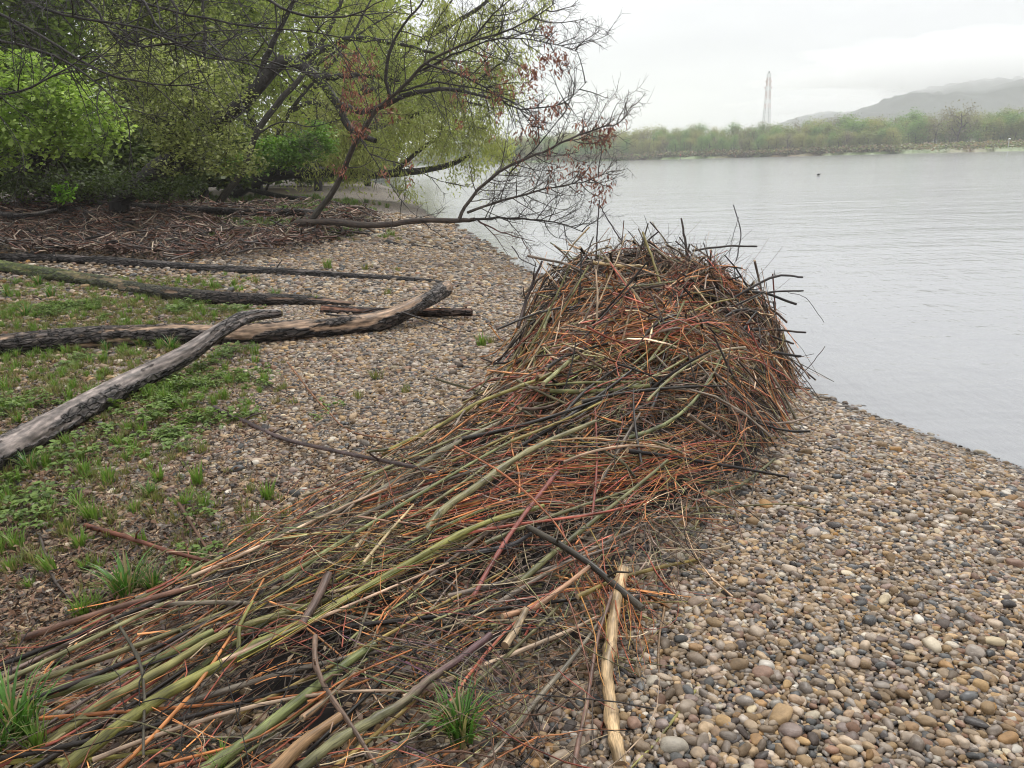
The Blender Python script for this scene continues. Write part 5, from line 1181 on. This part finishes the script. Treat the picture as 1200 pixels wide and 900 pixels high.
# horizontal dark willow limb farther along the shore with its yellow green weeping crown
W0 = 40
weep = tag(empty('weeping_willow', at(300, 222, W0)), 'pale yellow green willow hanging over the water farther along the shore', 'tree')
limb(weep, 'trunk', [(270, 228, W0), (300, 212, W0), (340, 203, W0), (400, 203, W0 - .5), (460, 203, W0 - 1), (500, 199, W0 - 1.5), (530, 192, W0 - 2), (552, 182, W0 - 2.3)], .35, .08, (.05, .045, .04), 26)
wt_ = []
for pix in ([(300, 212, W0), (340, 130, W0), (400, 60, W0 - 1), (440, -10, W0 - 1)], [(340, 203, W0), (420, 110, W0 - 1), (490, 50, W0 - 2), (530, 0, W0 - 2.5)], [(400, 203, W0), (450, 130, W0 - 1), (500, 80, W0 - 2), (545, 60, W0 - 3)], [(420, 110, W0 - 1), (490, 90, W0 - 2), (540, 85, W0 - 3), (575, 92, W0 - 3.4)],
            [(440, 150, W0 - 1), (500, 130, W0 - 2), (540, 120, W0 - 2.4), (570, 125, W0 - 2.8)], [(490, 50, W0 - 2), (560, 10, W0 - 3), (590, -20, W0 - 3)], [(460, 203, W0 - 1), (500, 170, W0 - 1.5), (540, 150, W0 - 2), (570, 150, W0 - 2.4)], [(340, 130, W0), (370, 120, W0 - 1), (400, 140, W0 - 1.5), (430, 170, W0 - 2)]):
    _, tp = limb(weep, 'limb', pix, .12, .035, (.06, .052, .04), sh=dict(r=.022, every=.8, length=2.9, level=2, t0=.1, spread=.85, up=-.06, kids=(3, 5))); wt_ += tp
mb = MB()
# drooping strands: chains of leaves falling from each tip
for t in wt_:
    if rnd.random() < .3: continue
    p = t[0]; m_ = rnd.randint(16, 26); L_ = rnd.uniform(.3, 1.2); f_ = np.sort(rng.random(m_)); P = p + np.c_[f_ * rnd.gauss(0, .25), f_ * rnd.gauss(0, .25), -f_ * L_] + rng.normal(size=(m_, 3)) * [.22, .22, .14]
    c = np.array((.33, .35, .12)) + rnd.random() * np.array((.20, .18, .07)); mb.leaves(P, .20, c * (.8 + .4 * rng.random((m_, 1))), .1, .28, droop=1.6)
mb.build('crown', M_LEAF, weep)

# bright maple shrub at the left edge
def leafy_bush(name, label, blobs, Y0, trunkpx, leaf, cols, nclump, per, cat='bush', lobes=False, trunk_r=.09, spreadk=.16):
    base = onground(*trunkpx) if trunkpx[1] > 215 else at(trunkpx[0], trunkpx[1], Y0)
    root = tag(empty(name, base), label, cat); mb = MB(); cm = MB(); tm = MB()
    ctr = at(np.mean([b[0] for b in blobs]), np.mean([b[1] for b in blobs]), Y0)
    mb.tube(spline([base - [0, 0, .2], base * .5 + ctr * .5 + rng.normal(size=3) * .1, ctr + [0, 0, .5]], 10), trunk_r * np.linspace(1, .4, 10), 7, bk, rough=.15, cap=False)
    tot = sum(b[2] * b[3] for b in blobs); k = Y0 / F
    for bx, by, bw, bh in blobs:
        c = at(bx, by, Y0); m_ = max(3, int(nclump * bw * bh / tot))
        for _ in range(m_):
            u = rng.normal(size=3); u /= np.linalg.norm(u); u *= rnd.random() ** .4
            q = c + u * [bw * k, min(bw * k * .8, 2.4), bh * k]
            root_pt = base * .35 + ctr * .65 + rng.normal(size=3) * .2
            if rnd.random() < .35: twig(tm, spline([root_pt, root_pt * .4 + q * .6 + rng.normal(size=3) * .15 + [0, 0, .1], q], 6), .016, bk, 4)
            tone = rnd.random(); cc = np.array(cols[0]) * (1 - tone) + np.array(cols[1]) * tone
            P = q + rng.normal(size=(per, 3)) * [spreadk, spreadk, spreadk * .55]
            cm.leaves(P, leaf, cc * (.75 + .5 * rng.random((per, 1))), .9, .75)
    mb.build('trunk', M_BARK, root); tm.build('branches', M_BARK, root); cm.build('crown', M_LEAF, root); return root
leafy_bush('maple_shrub', 'bright green broad leaved shrub at the left edge below the overhanging branches', [(40, 150, 55, 32), (95, 130, 48, 35), (115, 160, 34, 25), (60, 105, 50, 24), (0, 170, 40, 30), (20, 90, 40, 30), (-40, 130, 50, 60)], 17.5, (45, 240), .115, ((.22, .31, .07), (.50, .62, .19)), 270, 26)
leafy_bush('sapling', 'tiny bright green sapling sprig at the foot of the maple shrub', [(75, 222, 12, 5), (82, 229, 9, 5), (68, 233, 5, 3)], 17.0, (78, 244), .085, ((.14, .27, .03), (.22, .38, .06)), 14, 12, 'sapling', trunk_r=.012, spreadk=.06)
leafy_bush('elder_bush', 'dark bush with small grey green leaves right of the bright shrub', [(200, 130, 50, 50), (245, 110, 45, 45), (215, 180, 50, 30), (250, 165, 40, 30), (170, 90, 45, 40), (280, 190, 30, 25)], 20.5, (190, 240), .085, ((.20, .22, .08), (.46, .48, .20)), 340, 26)
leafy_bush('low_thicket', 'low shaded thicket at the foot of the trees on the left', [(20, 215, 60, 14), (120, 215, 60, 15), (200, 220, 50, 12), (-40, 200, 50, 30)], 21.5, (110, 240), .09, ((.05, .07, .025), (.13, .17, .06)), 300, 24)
leafy_bush('green_bush', 'fresh green bush standing on the grass behind the leaning tree', [(290, 195, 25, 16), (320, 180, 28, 20), (350, 178, 20, 20), (375, 165, 18, 20)], 33, (310, 222), .13, ((.11, .2, .04), (.24, .38, .08)), 200, 26)

# wood behind, tree by tree
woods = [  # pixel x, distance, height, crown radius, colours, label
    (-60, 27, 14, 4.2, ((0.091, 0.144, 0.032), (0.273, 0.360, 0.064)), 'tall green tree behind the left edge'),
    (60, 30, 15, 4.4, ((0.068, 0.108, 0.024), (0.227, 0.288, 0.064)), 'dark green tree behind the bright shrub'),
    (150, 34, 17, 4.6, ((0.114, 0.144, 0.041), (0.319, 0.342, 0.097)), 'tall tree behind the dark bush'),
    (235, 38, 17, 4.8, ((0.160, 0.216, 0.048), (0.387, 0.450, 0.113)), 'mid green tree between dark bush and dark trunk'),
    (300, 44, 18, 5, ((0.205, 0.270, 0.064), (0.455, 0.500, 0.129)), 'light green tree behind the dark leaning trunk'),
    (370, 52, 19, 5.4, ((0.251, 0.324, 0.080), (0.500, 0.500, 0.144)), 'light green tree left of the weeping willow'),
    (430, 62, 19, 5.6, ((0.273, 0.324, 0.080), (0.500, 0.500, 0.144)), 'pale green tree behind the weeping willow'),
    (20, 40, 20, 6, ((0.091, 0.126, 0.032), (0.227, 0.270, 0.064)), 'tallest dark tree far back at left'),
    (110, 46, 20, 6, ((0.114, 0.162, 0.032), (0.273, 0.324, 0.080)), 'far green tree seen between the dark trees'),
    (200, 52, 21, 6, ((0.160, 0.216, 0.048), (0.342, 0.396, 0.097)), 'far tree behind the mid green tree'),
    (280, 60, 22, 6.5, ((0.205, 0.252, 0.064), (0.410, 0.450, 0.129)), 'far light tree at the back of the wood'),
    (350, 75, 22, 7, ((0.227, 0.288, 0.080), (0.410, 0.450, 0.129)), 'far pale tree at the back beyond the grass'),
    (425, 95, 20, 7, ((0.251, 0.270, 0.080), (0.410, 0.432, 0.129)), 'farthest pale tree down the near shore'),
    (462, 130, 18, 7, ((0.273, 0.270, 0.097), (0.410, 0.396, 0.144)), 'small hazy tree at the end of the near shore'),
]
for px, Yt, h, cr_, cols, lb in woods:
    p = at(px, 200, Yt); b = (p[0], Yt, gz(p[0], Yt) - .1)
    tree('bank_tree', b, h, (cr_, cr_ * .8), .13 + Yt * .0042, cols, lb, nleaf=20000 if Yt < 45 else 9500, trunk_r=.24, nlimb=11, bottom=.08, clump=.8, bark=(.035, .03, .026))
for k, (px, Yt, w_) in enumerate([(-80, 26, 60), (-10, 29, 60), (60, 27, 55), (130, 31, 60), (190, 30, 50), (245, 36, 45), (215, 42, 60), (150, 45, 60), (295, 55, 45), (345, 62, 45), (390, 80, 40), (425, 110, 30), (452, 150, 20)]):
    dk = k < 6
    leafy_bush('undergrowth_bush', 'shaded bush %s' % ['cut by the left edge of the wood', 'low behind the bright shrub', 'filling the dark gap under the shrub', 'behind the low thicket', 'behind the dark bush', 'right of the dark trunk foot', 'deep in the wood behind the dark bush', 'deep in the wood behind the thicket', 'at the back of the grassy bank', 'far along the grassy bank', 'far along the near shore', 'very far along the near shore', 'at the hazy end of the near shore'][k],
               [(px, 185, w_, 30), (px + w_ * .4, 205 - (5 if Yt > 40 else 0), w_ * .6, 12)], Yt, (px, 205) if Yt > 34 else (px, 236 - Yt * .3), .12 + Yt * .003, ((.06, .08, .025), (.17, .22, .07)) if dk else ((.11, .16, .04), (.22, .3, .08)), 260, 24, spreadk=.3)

# bare branches hanging in from a tree outside the left edge
over = tag(empty('overhanging_tree', onground(-230, 300)), 'tree beyond the left edge whose bare dark branches hang across the top left', 'tree')
tb = onground(-230, 300)
limb(over, 'trunk', [(-235, 300, tb[1]), (-225, 200, tb[1] - .2), (-200, 80, tb[1] - .5), (-180, -60, tb[1] - 1), (-160, -220, tb[1] - 1.5)], .22, .10, bk, 20)
OS = dict(r=.009, every=.24, length=1.35, level=2, t0=.15, spread=.6, up=.0, kids=(2, 4), curve=.12, wig=.09)
for pix in ([(-200, 60, 12), (-80, -5, 11), (0, 17, 10.6), (50, 43, 10.4), (110, 80, 10.2), (160, 95, 10.1), (207, 101, 10), (240, 96, 10)], [(-190, 0, 12), (-60, -30, 11), (20, -3, 10.5), (83, 20, 10.2), (160, 30, 10), (233, 60, 9.8), (300, 77, 9.7), (345, 82, 9.6)],
            [(-180, -60, 12), (0, -60, 11), (100, 0, 10.5), (123, 30, 10.4), (157, 53, 10.2), (207, 50, 10), (253, 47, 9.9)], [(-180, -50, 12.5), (0, -50, 12), (167, 3, 11.5), (233, 20, 11.2), (300, 32, 11), (367, 38, 10.8), (430, 50, 10.6)],
            [(-200, 80, 12), (-60, 30, 11), (0, 47, 10.5), (67, 67, 10.3), (127, 110, 10.1), (150, 140, 10)], [(-60, -90, 11), (140, -20, 10.4), (187, 33, 10.2), (240, 67, 10), (310, 70, 9.9)], [(-200, 100, 12), (-80, 80, 11), (0, 110, 10.4), (60, 90, 10.2), (110, 60, 10)],
            [(120, -60, 11), (200, 0, 10.6), (207, 23, 10.5), (205, 45, 10.4)], [(240, -60, 11), (300, -10, 10.6), (345, 15, 10.4), (400, 20, 10.3), (450, 0, 10.2)]):
    limb(over, 'limb', pix, .024, .006, (.04, .034, .03), 18, OS, wob=.005)
